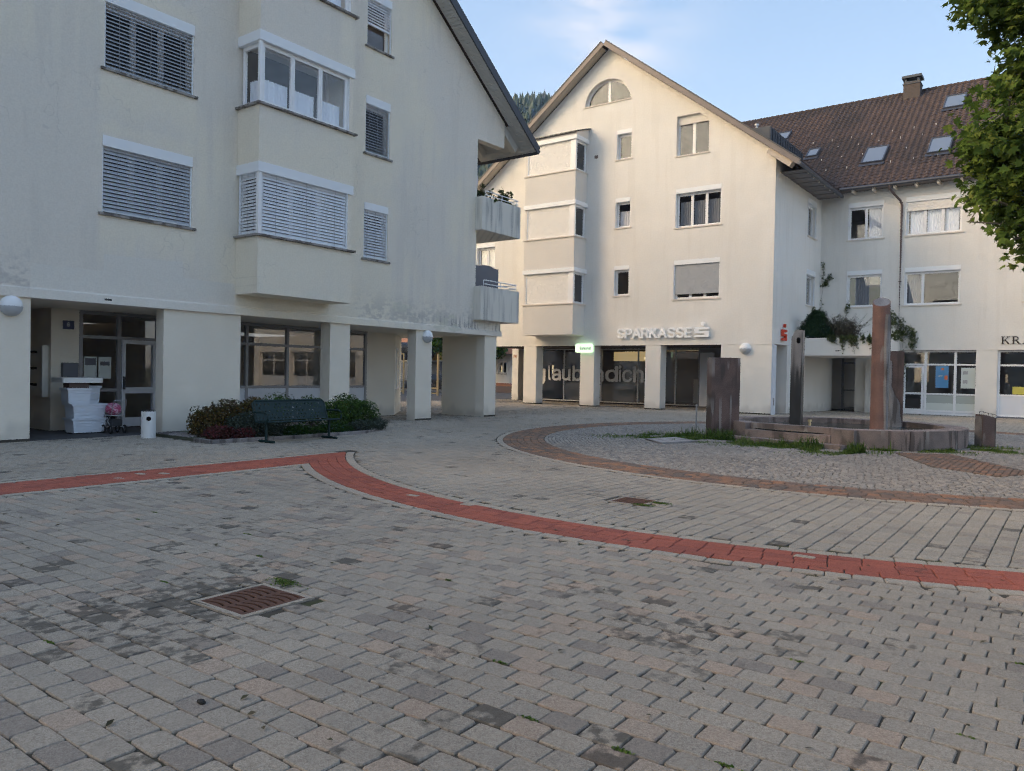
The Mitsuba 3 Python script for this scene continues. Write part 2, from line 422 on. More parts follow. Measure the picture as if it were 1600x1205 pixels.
def window(parent, F, u0, u1, z0, z1, n=3, box_h=.22, inset=.14, blind=None, frac=1.0, tilt=50, curtain=None, sill='sill_stone', label=None,
           glass='glass', frame='white_frame', sill_out=.06, widths=None, casing='casing', slat='slat_light', pitch=.085, cfrac=1.0, rails=True, sill_ext=.08, box_out=.012):
    zt = z1 - box_h
    key = numbered(f'{parent}__window')
    a = -inset
    m, f = MB(), .055
    m.fbox(F, u0 + .004, u0 + f, z0 + .004, zt - .002, a - .07, a).fbox(F, u1 - f, u1 - .004, z0 + .004, zt - .002, a - .07, a)
    m.fbox(F, u0 + f, u1 - f, z0 + .004, z0 + f, a - .07, a).fbox(F, u0 + f, u1 - f, zt - f, zt - .002, a - .07, a)
    W = np.array(widths or [1.0] * n, float)
    e = np.concatenate([[0], np.cumsum(W)]) / W.sum() * (u1 - u0 - 2 * f) + u0 + f
    panes = []
    for i in range(len(W)):
        l, r, s = e[i] + (.012 if i else 0), e[i + 1] - (.012 if i < len(W) - 1 else 0), .05
        b0, b1 = z0 + f, zt - f
        m.fbox(F, l, l + s, b0, b1, a - .06, a + .014).fbox(F, r - s, r, b0, b1, a - .06, a + .014)
        m.fbox(F, l + s, r - s, b0, b0 + s, a - .06, a + .014).fbox(F, l + s, r - s, b1 - s, b1, a - .06, a + .014)
        panes.append((l + s, r - s, b0 + s, b1 - s))
        if i:
            m.fbox(F, e[i] - .012, e[i] + .012, b0, b1, a - .06, a - .002)
    scene[key] = mikit.ply(m.mesh(), frame)
    if label:
        labels[key] = {'label': label}
    for l, r, b, t in panes:
        q = MB().quad(*[F.P(x, y, a - .03) for x, y in ((l, b), (r, b), (r, t), (l, t))])
        put('pane', q, glass, key)
    if sill:
        put('sill', MB().fbox(F, u0 - sill_ext, u1 + sill_ext, z0 - .055, z0, -inset, sill_out), sill, key)
    if box_h > .02:
        put('shutter_box', MB().fbox(F, u0 + .003, u1 - .003, zt, z1 - .003, -.2, box_out), casing, key)
    if rails and box_h > .02:
        put('guide_rail', MB().fbox(F, u0 + .001, u0 + .032, z0 + .001, zt, -.075, -.03), casing, key)
        put('guide_rail', MB().fbox(F, u1 - .032, u1 - .001, z0 + .001, zt, -.075, -.03), casing, key)
    if blind == 'slats':
        top, bot = zt - .03, zt - .03 - frac * (zt - z0 - .06)
        c, s, h, t = math.cos(math.radians(tilt)), math.sin(math.radians(tilt)), .041, .003
        prof = np.array([[-h, -.004], [0, .004], [h, -.004], [h, -.004 + t], [0, .004 + t], [-h, -.004 + t]])
        pw, pz = prof[:, 0] * c - prof[:, 1] * s - .072, -prof[:, 0] * s + prof[:, 1] * c
        pw2 = np.concatenate([pw, pw])
        pz2 = np.concatenate([pz, pz])
        uu = np.repeat([u0 + .036, u1 - .036], 6)
        ff = [[i, (i + 1) % 6, (i + 1) % 6 + 6] for i in range(6)] + [[i, (i + 1) % 6 + 6, i + 6] for i in range(6)] + [[0, 2, 1], [0, 5, 4], [0, 4, 3], [0, 3, 2]] + [[6, 7, 8], [6, 10, 11], [6, 9, 10], [6, 8, 9]]
        base = mikit.ply(trimesh.Trimesh(F.P(uu, pz2, pw2), ff, process=False), slat)
        z = top
        while z > bot - 1e-6:
            scene[numbered(f'{key}__slat')] = {**base, 'to_world': T().translate([0, 0, float(z)])}
            z -= pitch
        put('bottom_rail', MB().fbox(F, u0 + .036, u1 - .036, z + .02, z + .05, -.1, -.045), slat, key)
        for q in (.16, .5, .84):
            x = u0 + q * (u1 - u0)
            put('cord', MB().fbox(F, x - .004, x + .004, z + .03, zt, -.030, -.027), 'grey_frame', key)
    if blind == 'roller':
        top, bot, p = zt, zt - frac * (zt - z0 - .004), .05
        k = int((top - bot) / p)
        zz, ww = [], []
        for i in range(k):
            zz += [top - i * p, top - i * p - .006, top - i * p - .028, top - (i + 1) * p + .002]
            ww += [-.075, -.062, -.056, -.062]
        zz, ww = np.array(zz + [bot]), np.array(ww + [-.075])
        L, R = F.P(u0 + .03, zz, ww), F.P(u1 - .03, zz, ww)
        i = np.arange(len(zz) - 1)
        put('roller_shutter', (np.vstack([L, R]), np.stack([i, i + 1, i + 1 + len(zz), i + len(zz)], 1)), slat, key)
    if curtain:
        cm, parts = curtain
        for (q0, q1) in parts:
            x = np.linspace(u0 + .06 + q0 * (u1 - u0 - .12), u0 + .06 + q1 * (u1 - u0 - .12), max(12, int((q1 - q0) * (u1 - u0) * 55)))
            w = a - .16 + .025 * np.sin(x * 62 + np.sin(x * 9) * 2)
            i = np.arange(len(x) - 1)
            put('curtain', (np.vstack([F.P(x, z0 + .03, w), F.P(x, z0 + .03 + cfrac * (zt - z0 - .08), w)]), np.stack([i, i + 1, i + 1 + len(x), i + len(x)], 1)), cm, key)
    return key


def shopfront(parent, F, posts, rails, pw=.09, rw=.08, depth=.10, w=0.0, frame='grey_frame', fill=None, glass='sun_glass', name='shop_window', panel='panel_white', bottom=0.0):
    """Posts (u of their centres) and rails (z of their centres) with panes or panels between; fill maps (column, row) to 'panel', a bsdf or None."""
    key = numbered(f'{parent}__{name}')
    m = MB()
    for u in posts:
        m.fbox(F, u - pw / 2, u + pw / 2, rails[0] - rw / 2, rails[-1] + rw / 2, w - depth, w)
    for i in range(len(posts) - 1):
        for z in rails:
            m.fbox(F, posts[i] + pw / 2, posts[i + 1] - pw / 2, z - rw / 2, z + rw / 2, w - depth + .004, w - .004)
    scene[key] = mikit.ply(m.mesh(), frame)
    fill = fill or {}
    for i in range(len(posts) - 1):
        for j in range(len(rails) - 1):
            l, r, b, t = posts[i] + pw / 2, posts[i + 1] - pw / 2, rails[j] + rw / 2, rails[j + 1] - rw / 2
            k = fill.get((i, j), 'pane')
            if k == 'pane':
                put('pane', MB().quad(*[F.P(x, y, w - depth / 2) for x, y in ((l, b), (r, b), (r, t), (l, t))]), glass, key)
            elif k:
                put('panel', MB().fbox(F, l, r, b, t, w - depth * .75, w - depth * .3), panel if k == 'panel' else k, key)
    return key


def wall_lamp(pos, normal, r, label):
    k = thing('wall_lamp', label, 'lamp', None)
    s = trimesh.creation.uv_sphere(1.0, count=[24, 32])
    n = np.array(normal, float)
    u = np.cross([0, 0, 1], n)
    M = np.eye(4)
    M[:3, 0], M[:3, 1], M[:3, 2] = u * r, n * r * .75, [0, 0, r]
    M[:3, 3] = np.array(pos) + n * .04
    up = trimesh.intersections.slice_mesh_plane(s, [0, 0, 1], [0, 0, .03])
    dn = trimesh.intersections.slice_mesh_plane(s, [0, 0, -1], [0, 0, -.03])
    put('shade', MB().tm(up, M), 'lamp_white', k, smooth=True)
    put('diffuser', MB().tm(dn, M), 'lamp_grey', k, smooth=True)
    c = trimesh.creation.cylinder(1.03, .07, sections=32)
    put('ring', MB().tm(c, M), 'casing', k)
    return k


def leaf_cloud(pts, size, nrm=None, spread=.9, elong=1.6, seed=1, tone=None, shape='diamond'):
    """(mesh, uv): one small folded leaf at each point."""
    g = np.random.default_rng(seed)
    n = len(pts)
    d = g.normal(size=(n, 3))
    if nrm is not None:
        d = nrm + spread * d
    d /= np.linalg.norm(d, axis=1, keepdims=True) + 1e-9
    a = np.cross(d, g.normal(size=(n, 3)))
    a /= np.linalg.norm(a, axis=1, keepdims=True) + 1e-9
    b = np.cross(d, a)
    s = size * g.uniform(.6, 1.35, (n, 1))
    if shape == 'diamond':
        prof = np.array([[-.5 * elong, 0, 0], [0, -.5, .14], [.5 * elong, 0, -.05], [0, .5, .14]])
        fc = np.array([[0, 1, 2], [0, 2, 3]])
    else:  # the five-lobed leaf of a plane tree
        ang = np.radians([0, 24, 45, 72, 100, 130, 180, 230, 260, 288, 315, 336])
        rad = np.array([1, .52, .92, .46, .72, .42, .30, .42, .72, .46, .92, .52]) * .56
        prof = np.vstack([[[0, 0, 0]], np.stack([rad * np.cos(ang), rad * np.sin(ang), -.22 * np.abs(np.sin(ang)) * rad - .15 * rad * rad], 1)])
        fc = np.array([[0, i + 1, (i + 1) % 12 + 1] for i in range(12)])
    k = len(prof)
    v = pts[:, None] + s[:, None] * (prof[None, :, :1] * a[:, None] + prof[None, :, 1:2] * b[:, None] + prof[None, :, 2:] * d[:, None])
    f = (fc[None] + (np.arange(n) * k)[:, None, None]).reshape(-1, 3)
    t = g.random(n) if tone is None else np.clip(tone + g.normal(0, .18, n), 0, .999)
    return trimesh.Trimesh(v.reshape(-1, 3), f, process=False), np.stack([np.repeat(t, k), np.zeros(n * k)], 1)


def blob_points(c, r, n, seed, shell=.55, lump=.35):
    g = np.random.default_rng(seed)
    d = g.normal(size=(n, 3))
    d /= np.linalg.norm(d, axis=1, keepdims=True)
    rad = (shell + (1 - shell) * g.random(n)) * (1 - lump + 2 * lump * meshkit.fbm(d * 2.6 + seed, 3, seed))
    return np.array(c) + d * rad[:, None] * np.array(r), d
# ------------------------------------------------------------------ ground and paving
RC, RIN, ROUT = np.array([-3.715, 20.618]), 8.42, 9.43          # the brown ring round the fountain
AC, ANEAR, AFAR = np.array([-4.10, 17.5]), 11.05, 10.40         # the red band's arc
FC, FR = np.array([-5.20, 21.90]), 3.05                         # the basin
struct('ground', MB().quad([-1000, -1000, -.06], [1000, -1000, -.06], [1000, 1000, -.06], [-1000, 1000, -.06]), 'ground_soil')
struct('road', MB().quad([-75, 40, -.030], [-28.5, 25.5, -.030], [-28.5, 62, -.030], [-75, 75, -.030]), 'asphalt')
PLAZA = sbox(-29.5, -6, 16, 46)
scene['pavement'] = mikit.ply(slab_xy(PLAZA, -.05, -.011), 'joint_soil')
labels['pavement'] = {'kind': 'structure'}

diskN, diskF = Point(*AC).buffer(ANEAR, 96), Point(*AC).buffer(AFAR, 96)
strip = sbox(-11.62, -6, -10.60, 10.35).difference(diskF)
red_reg = unary_union([diskN.difference(diskF).intersection(sbox(-11.62, -6, 12, 10.35)), strip.difference(Point(AC[0], AC[1]).buffer(ANEAR).intersection(sbox(-10.6, -6, 12, 10.4)))])
arc_all = diskN.difference(diskF).intersection(sbox(-11.62, -6, 16, AC[1]))
red_reg = unary_union([red_reg, arc_all.intersection(sbox(-10.6, -6, 16, AC[1]))])
ring_o, ring_i = Point(*RC).buffer(ROUT, 96), Point(*RC).buffer(RIN, 96)
basin = Point(*FC).buffer(FR - .05, 64)
edge_red = red_reg.buffer(.155, join_style=2).difference(red_reg)
edge_ring = Point(*RC).buffer(ROUT + .16, 96).difference(ring_o)
edge_ring_in = ring_i.difference(Point(*RC).buffer(RIN - .15, 96))
bed = Polygon([(-17.62, 9.45), (-15.42, 9.36), (-14.72, 9.30), (-14.62, 11.7), (-14.75, 13.7), (-15.65, 15.1), (-17.62, 15.2)])
drains = [((-4.575, 3.23), .30, .31, 0.0), ((-4.56, 8.86), .27, .27, 0.0)]
drain_reg = unary_union([sbox(c[0] - a, c[1] - b, c[0] + a, c[1] + b) for c, a, b, _ in drains])
near_side = unary_union([sbox(-10.6, -6, 16, AC[1]).difference(diskN)]).difference(red_reg)
brown_path = Polygon([(-3.3, 19.0), (-2.25, 19.6), (-.55, 16.6), (-1.05, 15.5), (-2.2, 16.4)])
left_b = sbox(-30, -6, -20.2, 46)
buildings = unary_union([sbox(-27.9, 38.85, -11, 46), sbox(-11.2, 41.9, 16, 46), sbox(-22, 8.4, -20.2, 20.3)])
recess = sbox(-24, -6, -17.75, 13.0)


def quads_to_stones(Q, z, chamf=.010, bevel=.0052, jitter=.004, seed=1, drop=.03, tilt=.0015):
    """Q (n, 4, 2): corners of the stones, counter-clockwise; worn, slightly uneven blocks with rounded corners."""
    g = np.random.default_rng(seed)
    n = len(Q)
    Q = Q + g.normal(0, jitter * .6, Q.shape)
    nx, pv = np.roll(Q, -1, 1), np.roll(Q, 1, 1)
    ln, lp = np.linalg.norm(nx - Q, axis=2, keepdims=True), np.linalg.norm(pv - Q, axis=2, keepdims=True)
    ch = chamf * g.uniform(.6, 1.9, (n, 4, 1))
    a = Q + (pv - Q) / lp * np.minimum(ch, lp * .3)
    b = Q + (nx - Q) / ln * np.minimum(ch, ln * .3)
    o = np.stack([a, b], 2).reshape(n, 8, 2)
    o = o + g.normal(0, jitter * .45, o.shape)
    c = o.mean(1, keepdims=True)
    i = o + (c - o) * (bevel / np.maximum(np.linalg.norm(c - o, axis=2, keepdims=True), 1e-6)) * g.uniform(.7, 1.5, (n, 8, 1))
    h = z + g.normal(0, .0012, (n, 1)) + ((i - c) * g.normal(0, tilt * 6, (n, 1, 2))).sum(2)
    top = np.concatenate([i, h[..., None]], 2)
    mid = np.concatenate([o, h[..., None] - .0065], 2)
    bot = np.concatenate([o, np.full((n, 8, 1), -.03 + z)], 2)
    V = np.concatenate([top, mid, bot], 1)
    k = np.arange(8)
    q = (k + 1) % 8
    F = np.vstack([np.stack([k * 0, k, q], 1)[1:7], np.stack([k + 8, q + 8, q], 1), np.stack([k + 8, q, k], 1), np.stack([k + 16, q + 16, q + 8], 1), np.stack([k + 16, q + 8, k + 8], 1)])
    return V, F


def joined(V, F, uvs):
    n, k = V.shape[:2]
    f = (F[None] + (np.arange(n) * k)[:, None, None]).reshape(-1, 3)
    return trimesh.Trimesh(V.reshape(-1, 3), f, process=False), np.repeat(uvs, k, 0)


def prominence(Q):
    """How large a stone shows from the square's corner where one stands: nearest first, within the view."""
    c = np.concatenate([Q.mean(1), np.zeros((len(Q), 1))], 1) - [0, 0, 1.6]
    f = c @ FWD
    r = np.cross(FWD, UP)
    x = c @ r / np.maximum(f, .1)
    y = c @ UP / np.maximum(f, .1)
    inside = (f > .5) & (np.abs(x) < .68) & (np.abs(y) < .51)
    e1, e2 = Q[:, 1] - Q[:, 0], Q[:, 3] - Q[:, 0]
    area = np.abs(e1[:, 0] * e2[:, 1] - e1[:, 1] * e2[:, 0])
    return np.where(inside, area * 1.6 / np.linalg.norm(c, axis=1) ** 3, 0)


def lay(name, Q, bsdf, tone, dirt, z=0.0, parts=300, seed=1, **kw):
    V, F = quads_to_stones(Q, z, seed=seed, **kw)
    uv = np.stack([tone, dirt], 1)
    score = prominence(Q)
    order = np.argsort(-score)
    sel = [i for i in order[:parts] if score[i] > 0]
    for i in sel:
        put(name, trimesh.Trimesh(V[i], F, process=False), bsdf, 'pavement', uv=np.repeat(uv[i:i + 1], V.shape[1], 0))
    rest = np.setdiff1d(np.arange(len(Q)), sel)
    if len(rest):
        m, u = joined(V[rest], F, uv[rest])
        put(name + '_field', m, bsdf, 'pavement', uv=u, stuff=True)


def grid(x0, x1, y0, y1, L, W, gap, along_x=True, seed=0, bow=0.0):
    """Running bond: (n, 4, 2) corners."""
    g = np.random.default_rng(seed)
    out = []
    if along_x:
        for r, y in enumerate(np.arange(y0, y1, W)):
            off = (r % 2) * L * .5 + g.normal(0, .012)
            x = np.arange(x0 - L, x1, L) + off
            wob = .010 * np.sin(x * .9 + r * .13) * 1.0
            out.append(np.stack([np.stack([x, y + wob], 1), np.stack([x + L - gap, y + wob], 1), np.stack([x + L - gap, y + W - gap + wob], 1), np.stack([x, y + W - gap + wob], 1)], 1))
    else:
        for r, x in enumerate(np.arange(x0, x1, W)):
            off = (r % 2) * L * .5 + g.normal(0, .012)
            y = np.arange(y0 - L, y1, L) + off
            wob = .010 * np.sin(y * .8 + r * .2)
            out.append(np.stack([np.stack([x + wob, y], 1), np.stack([x + W - gap + wob, y], 1), np.stack([x + W - gap + wob, y + L - gap], 1), np.stack([x + wob, y + L - gap], 1)], 1))
    return np.concatenate(out)


def keep(Q, region, holes=None, shrink=.3):
    """The stones whose middle lies in the region; those that reach over its edge are cut back to it."""
    import shapely
    reg = region.difference(holes) if holes is not None else region
    c = Q.mean(1)
    shapely.prepare(reg)
    hit = shapely.contains_xy(reg, c[:, 0], c[:, 1])
    Q = Q[hit]
    corner_in = shapely.contains_xy(reg, Q[:, :, 0].ravel(), Q[:, :, 1].ravel()).reshape(-1, 4)
    for _ in range(7):
        bad = ~corner_in
        if not bad.any():
            break
        c = Q.mean(1, keepdims=True)
        Q = np.where(bad[..., None], Q + (c - Q) * .14, Q)
        corner_in = shapely.contains_xy(reg, Q[:, :, 0].ravel(), Q[:, :, 1].ravel()).reshape(-1, 4)
    return Q


def dirt_of(Q, seed, share=.028, base=.24):
    g = np.random.default_rng(seed)
    c = Q.mean(1)
    f = meshkit.fbm(np.stack([c[:, 0] * 1.3, c[:, 1] * 1.3, c[:, 0] * 0], 1), 3, seed)
    d = base * g.random(len(Q)) + .55 * np.clip((f - .56) * 4.5, 0, 1) * g.random(len(Q))
    for x, y, r, s in ((-4.8, 3.0, .8, .75), (-4.9, 2.5, .7, .5), (-2.1, 4.5, .45, .9), (-7.0, 4.6, .7, .45), (-5.4, 4.9, .6, .4)):
        d += s * np.exp(-((c[:, 0] - x) ** 2 + (c[:, 1] - y) ** 2) / r ** 2) * g.uniform(.3, 1, len(Q))
    d = np.where(g.random(len(Q)) < share, g.uniform(.62, 1.05, len(Q)), d)
    return np.clip(d, 0, 1.1)


def tones(n, seed, dark=.10):
    g = np.random.default_rng(seed)
    t = g.random(n) * .66
    r = g.random(n)
    t = np.where(r < .14, g.uniform(.67, .83, n), t)
    return np.where(r > 1 - dark, .92, t)


# the near field, courses along x
Q = keep(grid(-10.7, 3.2, .9, 8.6, .2105, .1555, .0064, True, 3), near_side.intersection(sbox(-10.6, .8, 3.2, 8.6)), unary_union([edge_red, drain_reg]))
lay('paver', Q, 'paver_near', tones(len(Q), 5), dirt_of(Q, 6), seed=5, jitter=.0045)
# the field beyond the band, courses along y
rest_reg = PLAZA.intersection(sbox(-20.2, .5, 6, 41.9)).difference(unary_union([near_side, red_reg, edge_red, ring_o, edge_ring, bed, buildings, drain_reg, recess]))
Q = keep(grid(-20.2, 5.0, .5, 41.9, .20, .178, .008, False, 4), rest_reg)
d = dirt_of(Q, 9, .012, .18)
c = Q.mean(1)
d += .35 * np.clip((-14.4 - c[:, 0]) / 2.5, 0, 1) * np.random.default_rng(2).random(len(Q)) + .3 * np.clip((-16.4 - c[:, 0]) / 1.5, 0, 1) * (c[:, 1] > 14)
lay('paver', Q, 'paver_far', tones(len(Q), 7, .07), np.clip(d, 0, 1), seed=8, jitter=.003, parts=0)
Q = keep(grid(-29.4, -20.2, 20, 46, .42, .36, .012, False, 5), sbox(-29.4, 20.4, -20.2, 38.8))
lay('paver', Q, 'paver_far', tones(len(Q), 17, .2), dirt_of(Q, 19, .1, .5), seed=18, jitter=.003, parts=0)


def arc_stones(c, r0, r1, L, a0, a1, gap, seed, phase=0.0):
    """Stones along an arc: each between r0 and r1 and about L long."""
    g = np.random.default_rng(seed)
    n = max(1, int((a1 - a0) * (r0 + r1) / 2 / L))
    e = np.linspace(a0, a1, n + 1) + phase * (a1 - a0) / n
    e[1:-1] += g.normal(0, .04, n - 1) * (a1 - a0) / n
    s, t = e[:-1] + gap / 2 / r0, e[1:] - gap / 2 / r0
    return np.stack([np.stack([c[0] + r * np.cos(a), c[1] + r * np.sin(a)], 1) for r, a in ((r0, s), (r1, s), (r1, t), (r0, t))], 1)


# the red band: the arc in four courses, the straight in courses across
Qs = []
w = (ANEAR - AFAR) / 4
for k in range(4):
    Qs.append(arc_stones(AC, AFAR + k * w + .005, AFAR + (k + 1) * w - .003, .27, math.radians(222), math.radians(345), .008, 20 + k, .5 * (k % 2)))
Qr = keep(np.concatenate(Qs), red_reg)
Qs = grid(-11.62, -10.60, .5, 10.4, .26, .17, .006, False, 9)
Qs = keep(Qs, strip.intersection(sbox(-11.62, .5, -10.6, 10.35)), diskN.intersection(sbox(-10.9, 8.3, 12, 12)))
Q = np.concatenate([Qr, Qs])
g = np.random.default_rng(3)
d = .16 * g.random(len(Q)) + .30 * (g.random(len(Q)) < .08)
lay('red_paver', Q, 'paver_red', g.random(len(Q)), d, z=.002, seed=12, jitter=.0015, chamf=.003, bevel=.005)
pale = []
for x, y in ((-6.55, 7.42), (-6.9, 7.25), (-5.95, 7.2), (-1.95, 7.15), (-11.0, 5.5), (-11.25, 5.95), (-11.05, 6.2), (-11.4, 3.3)):
    pale.append([[x - .09, y - .05], [x + .09, y - .045], [x + .095, y + .05], [x - .085, y + .05]])
lay('pale_paver', np.array(pale), 'paver_pale', np.full(len(pale), .75), np.zeros(len(pale)), z=.0048, seed=77, jitter=.002)
# the light border stones along the red band
Qs = [arc_stones(AC, ANEAR + .006, ANEAR + .15, .24, math.radians(234), math.radians(345), .009, 31), arc_stones(AC, AFAR - .15, AFAR - .006, .24, math.radians(224), math.radians(345), .009, 32)]
for x in (-11.77, -10.594):
    y = np.arange(.5, 9.9 if x < -11 else 8.35, .24)
    Qs.append(np.stack([np.stack([y * 0 + x, y], 1), np.stack([y * 0 + x + .144, y], 1), np.stack([y * 0 + x + .144, y + .231], 1), np.stack([y * 0 + x, y + .231], 1)], 1))
Qs.append(np.array(arc_stones(RC, ROUT + .006, ROUT + .15, .24, math.radians(0), math.radians(360), .009, 33)))
Q = np.concatenate(Qs)
Q = keep(Q, PLAZA.difference(unary_union([red_reg.buffer(-.01), bed])))
lay('border_stone', Q, 'paver_pale', tones(len(Q), 41, .04) * .8, .25 * np.random.default_rng(4).random(len(Q)), z=.001, seed=42, jitter=.003)
# the brown ring of porphyry setts
Qs, m = [], 6
for k in range(m):
    r0 = RIN + k * (ROUT - RIN) / m
    Qs.append(arc_stones(RC, r0 + .005, r0 + (ROUT - RIN) / m - .004, .175 if k % 2 else .21, math.radians(0), math.radians(360), .011, 50 + k))
Q = np.concatenate(Qs)
g = np.random.default_rng(8)
lay('sett', Q, 'sett_brown', g.random(len(Q)), .45 * g.random(len(Q)) ** 2, z=.002, seed=51, jitter=.005, chamf=.02, bevel=.012)
Q = keep(grid(-4, 0, 15, 20, .15, .11, .012, False, 61), brown_path)
lay('sett', Q, 'sett_brown', g.random(len(Q)), .5 * g.random(len(Q)), z=.002, parts=0, seed=62, jitter=.006)
# small grey cobbles in rings, inside
Qs = []
r, k = RIN - .010, 0
while r > 1.2:
    wd = .095
    q = arc_stones(RC, r - wd + .012, r, .10 + .014 * ((k * 7) % 3), math.radians(0), math.radians(360), .013, 100 + k)
    # the setters' waves grow towards the middle
    c = q.mean(1, keepdims=True)
    amp = .05 * np.clip((RIN - r) / 2.0, 0, 1)
    q = q + amp * np.sin(np.arctan2(c[..., 1] - RC[1], c[..., 0] - RC[0]) * 26)[..., None] * (q.mean(1, keepdims=True) - RC) / r
    Qs.append(q)
    r -= wd
    k += 1
Q = keep(np.concatenate(Qs), Point(*RC).buffer(RIN), unary_union([basin, brown_path]))
g = np.random.default_rng(9)
lay('cobble', Q, 'cobble', g.random(len(Q)), .4 * g.random(len(Q)) ** 2, z=.0, parts=300, seed=91, jitter=.006, chamf=.022, bevel=.014)

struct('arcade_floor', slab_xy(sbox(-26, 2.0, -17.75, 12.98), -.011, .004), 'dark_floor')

# kerb of the planted bed, its soil
k = struct('planting_bed', slab_xy(bed.buffer(-.07), -.011, .05), 'ground_soil')
pts = np.array(bed.exterior.coords)
for i in range(1, len(pts) - 2):
    a, b = pts[i], pts[i + 1]
    n = max(1, int(np.linalg.norm(b - a) / .9))
    for j in range(n):
        p, q = a + (b - a) * j / n, a + (b - a) * (j + .985) / n
        poly = LineString([p, q]).buffer(.045, cap_style=2)
        put('kerb_stone', slab_xy(poly, -.02, .075 + .008 * math.sin(7 * j + i)), 'grey_granite', k)
pts = np.array([[x, y] for x, y in ((-15.9 - 1.4 * rng.random(), 9.5 + .5 * rng.random()) for _ in range(420))])
mb = MB()
for x, y in pts:
    r = rng.uniform(.012, .035)
    mb.tm(trimesh.creation.icosahedron().apply_scale(r).apply_translation([x, y, .05 + r * .3]))
put('gravel', mb, 'grey_granite', k, stuff=True)

# two drain grates
for (c, a, b, _), lab in zip(drains, ('rust brown iron drain grate with curved slots near the front left', 'small rust brown drain grate between the red band and the brown ring')):
    t = thing('drain_grate', lab, 'drain grate')
    x, y = c
    a -= .012
    b -= .012
    put('concrete_rim', slab_xy(sbox(x - a, y - b, x + a, y + b).difference(sbox(x - a + .045, y - b + .045, x + a - .045, y + b - .045)), -.03, .002), 'paver_pale', t, uv=None)
    put('pit', slab_xy(sbox(x - a + .04, y - b + .04, x + a - .04, y + b - .04), -.0105, -.0085), 'drain_dark', t)
    ax, by = a - .045, b - .045
    holes = []
    if x < -4.57:
        for row in (-1, 1):
            for i in range(8):
                yy = y - by + .035 + i * (2 * by - .06) / 7.4
                s = np.linspace(0, 1, 9)
                xs = x + row * (.018 + s * (ax - .05))
                holes.append(LineString(np.stack([xs, yy + .020 * np.sin(s * np.pi) * 1.0 + .016 * s * row], 1)).buffer(.0105, cap_style=2))
    else:
        for i in range(9):
            yy = y - by + .03 + i * (2 * by - .06) / 8
            holes.append(sbox(x - ax + .03, yy - .010, x + ax - .03, yy + .010))
    put('grate', slab_xy(sbox(x - ax, y - by, x + ax, y + by).difference(unary_union(holes)), -.006, .003), 'rust', t)
# the flat stone plate set in the grass left of the fountain
one('stone_plate', slab_xy(Polygon([(-8.75, 17.6), (-7.95, 16.85), (-7.55, 18.0), (-8.45, 18.75)]), -.01, .035), 'cut_granite', 'pale flat stone plate lying in the grass left of the fountain', 'stone plate')
# ------------------------------------------------------------------ the apartment house on the left
A = thing('apartment_building', 'weathered grey plastered apartment house with an arcade and venetian blinds on the left', 'apartment building')
FA = Frame([-17.6, 0, 0], [0, 1, 0], [1, 0, 0])
SL = .725
RIDGE_Y, RIDGE_Z = 13.3, 18.13


def gz(y):
    return RIDGE_Z - SL * abs(y - RIDGE_Y)


outline = Polygon([(3.5, 3.08), (23.08, 3.08), (23.08, 3.9), (21.55, 3.9), (21.55, 10.04), (23.12, 10.08), (23.12, gz(23.12)), (RIDGE_Y, RIDGE_Z), (3.5, gz(3.5))])
wins = [(8.38, 10.53, 8.25, 9.97), (8.36, 10.52, 5.03, 6.76), (16.16, 17.18, 11.5, 13.2), (16.15, 17.18, 8.26, 10.0), (16.14, 17.15, 5.05, 6.76)]
holes = [sbox(a, c, b, d) for a, b, c, d in wins] + [sbox(12.0, z, 14.6, z + 1.7) for z in (5.05, 8.35, 11.65)]
put('facade', wall_mesh(FA, outline.difference(unary_union(holes)), .32), 'weathered_plaster', A)
m = MB()
# the lower edge: a drip band with a slightly flared face
y = np.array([3.4, 23.12])
prof = np.array([(0.002, 3.22), (.035, 3.19), (.045, 3.0), (-.30, 3.0), (-.30, 3.079)])
v = np.vstack([FA.P(np.full(5, yy), prof[:, 1], prof[:, 0]) for yy in y])
m.add(v, [[i, (i + 1) % 5, (i + 1) % 5 + 5] for i in range(5)] + [[i, (i + 1) % 5 + 5, i + 5] for i in range(5)] + [[5, 6, 7], [5, 7, 8], [5, 8, 9]])
put('drip_band', m, 'weathered_plaster', A)
window(A, FA, *wins[0], n=3, box_h=.25, blind='slats', tilt=44, slat='slat_alu', casing='casing', widths=[1.0, 1.0, 1.05], inset=.17, label='wide window with half open grey blinds, upper left')
window(A, FA, *wins[1], n=3, box_h=.24, blind='slats', tilt=60, slat='slat_alu', inset=.17)
window(A, FA, *wins[2], n=1, box_h=.25, blind='slats', tilt=60, frac=.55, slat='slat_light', inset=.17, label='narrow window under the gable with its blind half down')
window(A, FA, *wins[3], n=1, box_h=.25, blind='slats', tilt=36, slat='slat_alu', inset=.17)
window(A, FA, *wins[4], n=1, box_h=.22, blind='slats', tilt=56, slat='slat_light', inset=.17)
